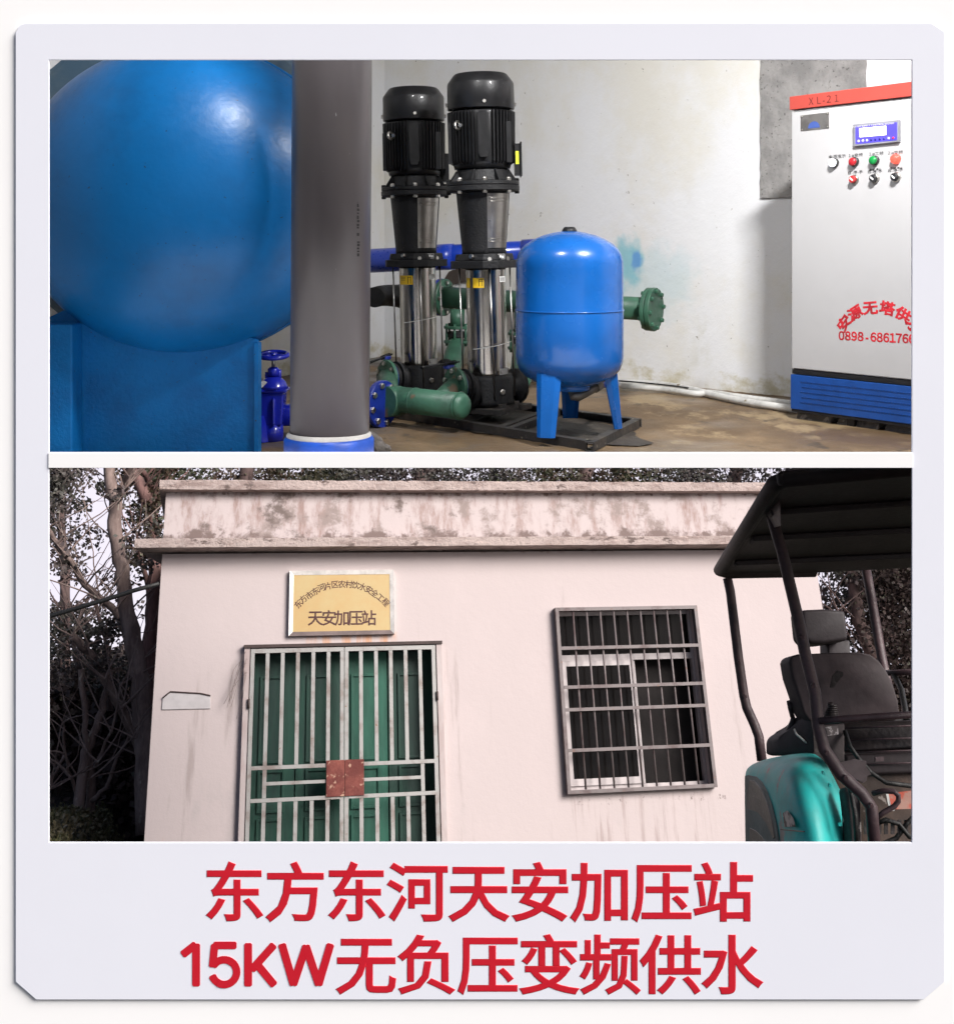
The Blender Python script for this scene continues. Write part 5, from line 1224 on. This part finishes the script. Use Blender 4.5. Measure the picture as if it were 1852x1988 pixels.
# engine hood, tail and dark body behind
pad('engine_hood', [(1630, 1408, 4.62), (1650, 1402, 4.62), (1830, 1396, 4.55), (1830, 1452, 4.5), (1640, 1460, 4.55), (1632, 1440, 4.6)], (0, .1, 0), m_exd, .02)
pad('engine_hood', [(1640, 1464, 4.5), (1830, 1456, 4.46), (1830, 1500, 4.42), (1646, 1506, 4.46)], (0, .08, 0), m_can, .012)
for k in range(4): ex.part('hood_seam', MB().tube(px_([(1640, 1414 + k * 24, 4.54 - .02 * k), (1830, 1407 + k * 24, 4.48 - .02 * k)]), .003, 6), m_ex)
pad('hood_plate', [(1597, 1408, 4.5), (1640, 1405, 4.5), (1640, 1480, 4.45), (1612, 1482, 4.45)], (0, .05, 0), mat('grimy_grey', (.07, .055, .057), .7, bump=.4, bscale=30, spots=(.4, .36, .34), spot_scale=20, spot_amt=.66), .006)
ex.part('sticker', MB().slab(px_([(1603, 1412, 4.47), (1626, 1409, 4.47), (1628, 1426, 4.46), (1607, 1429, 4.46)]), (0, .002, 0)), mat('scuffed_sticker', (.55, .5, .5), .6, col2=(.12, .1, .1), scale=30, lo=.5, hi=.56))
pad('torn_rubber_flap', [(1625, 1482, 4.35), (1660, 1474, 4.35), (1682, 1478, 4.34), (1682, 1490, 4.34), (1692, 1504, 4.33), (1684, 1507, 4.33), (1683, 1516, 4.32), (1676, 1521, 4.32), (1650, 1508, 4.33)], (0, .008, 0), mat('dusty_rubber', (.12, .095, .1), .85, var=.2), .002)
pad('rear_panel', [(1610, 1496, 4.5), (1835, 1490, 4.45), (1835, 1700, 4.3), (1600, 1700, 4.3)], (0, .1, 0), mat('muddy_panel', (.05, .035, .03), .8, col2=(.10, .065, .05), scale=5, lo=.4, hi=.65, bump=.6, bscale=20, spots=(.28, .24, .22), spot_scale=22, spot_amt=.67), .01)
pad('swing_body', [(1575, 1400, 4.95), (1850, 1385, 4.9), (1850, 1720, 4.75), (1500, 1720, 4.75), (1560, 1450, 4.9)], (0, .12, 0), m_exd, .01)
m_or = mat('orange_decal', (.55, .10, .06), .6, col2=(.45, .25, .2), scale=14, lo=.5, hi=.6)
ex.part('decal', MB().slab(px_([(1721, 1541, 4.31), (1800, 1532, 4.31), (1800, 1570, 4.29), (1727, 1572, 4.29)]), (0, .003, 0)), m_or)
ex.part('decal_edge', MB().slab(px_([(1720, 1541, 4.307), (1725, 1541, 4.307), (1731, 1571, 4.287), (1738, 1570, 4.287), (1736, 1575, 4.287), (1727, 1575, 4.287)]), (0, .002, 0)), m_wht)
post([(1694, 1541, 4.22), (1715, 1536, 4.2), (1735, 1537, 4.19), (1744, 1545, 4.18), (1744, 1556, 4.18), (1736, 1566, 4.18), (1715, 1578, 4.18), (1700, 1590, 4.18)], .009, 'loop_handle')
pad('counterweight', [(1640, 1530, 4.3), (1663, 1527, 4.3), (1672, 1560, 4.25), (1678, 1700, 4.2), (1652, 1700, 4.2), (1648, 1590, 4.25)], (0, .06, 0), mat('grimy_grey', (.07, .055, .057)), .015)
# teal side cover: lofted rows (left, middle crease, right)
rows_ = [((1468, 1483, 5.0), (1500, 1474, 4.85), (1535, 1468, 4.72), (1556, 1466, 4.68), (1577, 1465, 4.66)),
         ((1453, 1493, 4.98), (1490, 1487, 4.72), (1532, 1484, 4.5), (1562, 1476, 4.5), (1588, 1471, 4.55)),
         ((1449, 1503, 4.97), (1490, 1503, 4.68), (1534, 1506, 4.38), (1570, 1493, 4.42), (1602, 1483, 4.5)),
         ((1449, 1530, 4.95), (1495, 1534, 4.62), (1542, 1540, 4.27), (1584, 1527, 4.34), (1619, 1516, 4.45)),
         ((1450, 1562, 4.93), (1502, 1568, 4.58), (1552, 1576, 4.20), (1600, 1567, 4.29), (1640, 1560, 4.40)),
         ((1452, 1600, 4.90), (1508, 1606, 4.54), (1562, 1612, 4.15), (1612, 1606, 4.25), (1653, 1602, 4.37)),
         ((1455, 1660, 4.86), (1514, 1666, 4.50), (1570, 1670, 4.10), (1622, 1665, 4.20), (1662, 1660, 4.34)),
         ((1458, 1720, 4.84), (1518, 1726, 4.46), (1574, 1730, 4.06), (1628, 1725, 4.18), (1668, 1720, 4.31))]
mb = MB(); nr = len(rows_); nc = 5
for r_ in rows_: mb.v += px_(r_)
for i in range(nr - 1):
    for k in range(nc - 1): q = i * nc + k; mb.face([q, q + 1, q + nc + 1, q + nc], True)
o = ex.part('side_cover', mb, m_teal); fixn(o); ss = o.modifiers.new('s', 'SUBSURF'); ss.levels = ss.render_levels = 2; so = o.modifiers.new('t', 'SOLIDIFY'); so.thickness = .012; so.offset = 0
def onside(x, y, off=.03):     # a point just in front of the cover's left face
    for i in range(nr - 1):
        a0, a1 = rows_[i][0], rows_[i + 1][0]
        if y <= a1[1] or i == nr - 2: break
    t = max(0, min(1, (y - a0[1]) / (a1[1] - a0[1]))); Lx = a0[0] + (a1[0] - a0[0]) * t; Ly = a0[2] + (a1[2] - a0[2]) * t
    b0_, b1_ = rows_[i][2], rows_[i + 1][2]; Mx = b0_[0] + (b1_[0] - b0_[0]) * t; My = b0_[2] + (b1_[2] - b0_[2]) * t
    return L(x, y, Ly + (My - Ly) * (x - Lx) / (Mx - Lx) - off)
side = lambda nm, pts, m, off=.03, parent=o: ex.part(nm, MB().slab([onside(x, y, off) for x, y in pts], (0, .012, 0)), m, parent)
z7 = lambda x, y: (1383.9 + x * .21254, 1260.9 + y * .21254)
m_rim = mat('teal_rim', (.06, .12, .125), .5)
side('grille_rim', [z7(*p) for p in ((302, 1158), (330, 1150), (400, 1165), (450, 1210), (500, 1300), (545, 1430), (585, 1600), (612, 1800), (612, 1950), (310, 1950), (302, 1400))], m_rim, .028)
m_gril = mat('dark_grille', (.012, .014, .014), .35, spots=(.2, .2, .2), spot_scale=60, spot_amt=.7)
side('side_grille', [z7(*p) for p in ((345, 1195), (385, 1200), (440, 1270), (500, 1400), (545, 1560), (570, 1720), (560, 1730), (500, 1590), (420, 1490), (325, 1455), (318, 1330))], m_gril, .036)
side('side_grille', [z7(*p) for p in ((345, 1635), (400, 1660), (460, 1720), (510, 1820), (510, 1930), (350, 1930))], m_gril, .036)
side('panel_line', [z7(*p) for p in ((625, 1642), (840, 1662), (840, 1672), (625, 1652))], m_gril, .02)
side('warning_sticker', [z7(*p) for p in ((650, 1500), (685, 1475), (735, 1545), (755, 1620), (665, 1625))], mat('scuffed_warning', (.62, .55, .5), .6, col2=(.15, .12, .1), scale=22, lo=.48, hi=.54), .022)
# control console and levers
pad('control_console', [(1509, 1466, 4.95), (1509, 1440, 4.95), (1512, 1430, 4.95), (1532, 1418, 4.95), (1552, 1404, 4.93), (1562, 1388, 4.9), (1580, 1400, 4.85), (1584, 1466, 4.8)], (0, .12, 0), m_seat, .012)
ex.part('console_trim', MB().tube(px_([(1542, 1416, 4.9), (1546, 1426, 4.88), (1558, 1436, 4.86), (1570, 1447, 4.85)]), .004, 8), m_wht)
ex.part('console_trim', MB().tube(px_([(1528, 1454, 4.93), (1535, 1452, 4.92), (1555, 1452, 4.9)]), .003, 8), m_wht)
ex.part('lever_boot', MB().tube(px_([(1537, 1420, 4.98), (1538, 1410, 4.98), (1540, 1400, 4.98), (1539, 1390, 4.98)]), [.024, .018, .013, .008], 14), m_exd)
ex.part('joystick', MB().tube(px_([(1538, 1392, 4.98), (1535, 1375, 4.98), (1533, 1362, 4.98)]), [.009, .012, .013], 12), m_seat)
mb = MB()
for i in range(6): mb.ring(L(1616 - i * .5, 1380 + i * 4 - 10, 4.7 - .0), RLi @ Vector((0, .3, 1)), .014 + .0022 * i, .004, 16, 6)
mb.tube(px_([(1616, 1400, 4.7), (1612, 1365, 4.7)]), [.022, .01], 12); ex.part('lever_boot', mb, m_exd)
ex.part('undercarriage', MB().slab(px_([(1560, 1730, 4.9), (1850, 1730, 4.9), (1850, 1860, 4.9), (1560, 1860, 4.9)]), (0, .7, 0)), m_exd)

# hoses, bolts and fittings on the excavator
for k, pts in enumerate(([(1640, 1420, 4.48), (1650, 1450, 4.42), (1668, 1475, 4.40), (1690, 1500, 4.38), (1720, 1520, 4.36), (1780, 1528, 4.34)],
                         [(1604, 1440, 4.42), (1612, 1470, 4.36), (1630, 1500, 4.30), (1650, 1530, 4.26), (1660, 1580, 4.2), (1664, 1650, 4.18)],
                         [(1700, 1600, 4.26), (1720, 1592, 4.25), (1745, 1600, 4.25), (1765, 1625, 4.24), (1790, 1630, 4.24)],
                         [(1690, 1620, 4.27), (1710, 1640, 4.25), (1740, 1628, 4.25), (1760, 1600, 4.25), (1775, 1585, 4.25)],
                         [(1735, 1310, 5.2), (1750, 1340, 5.1), (1756, 1372, 5.0), (1762, 1400, 4.9)])):
    ex.part('hydraulic_hose', MB().tube(px_(pts), .0085 if k < 4 else .012, 10), m_rub)
for (x, y, d) in ((1500, 1005, 4.42), (1556, 1236, 4.235), (1578, 1330, 4.15), (1604, 1461, 4.075), (1640, 1509, 4.045), (1690, 1563, 4.01), (1434, 1285, 5.79), (1446, 1352, 5.73)):
    ex.part('bolt', MB().hexnut(L(x, y, d), RLi @ Vector((0, -1, 0)), .009, .012), m_ex)
for i in range(9):
    x = 1652 + i * 13; ex.part('cooling_slot', MB().slab(px_([(x, 1592, 4.26), (x + 7, 1592, 4.26), (x + 7, 1620, 4.245), (x, 1620, 4.245)]), (0, .004, 0)), m_exd)
ex.part('latch', MB().slab(px_([(1700, 1470, 4.40), (1716, 1469, 4.40), (1716, 1478, 4.395), (1700, 1479, 4.395)]), (0, .01, 0)), m_ex)
for x, y in ((1610, 1524), (1630, 1600), (1598, 1500)):
    ex.part('bolt', MB().hexnut(L(x, y, 4.22), RLi @ Vector((.1, -1, 0)), .007, .008), m_teal)
# rating sticker and paint runs on the vessel and tank, hinges and lock on the cabinet
def vp(a0, a1, z0, z1, r=104.95): return MB().cyl_patch((vc.x, YV), r * kv, math.radians(a0), math.radians(a1), zv(z1), zv(z0))
ves.part('small_sticker', vp(176, 184, 541, 550), m_wht, sh)
cabt.part('door_gap', MB().slab([cab(1541, 216, .0006), cab(1768, 190, .0006), cab(1768, 190.7, .0006), cab(1541, 216.8, .0006)], cn * -.001), m_ink)
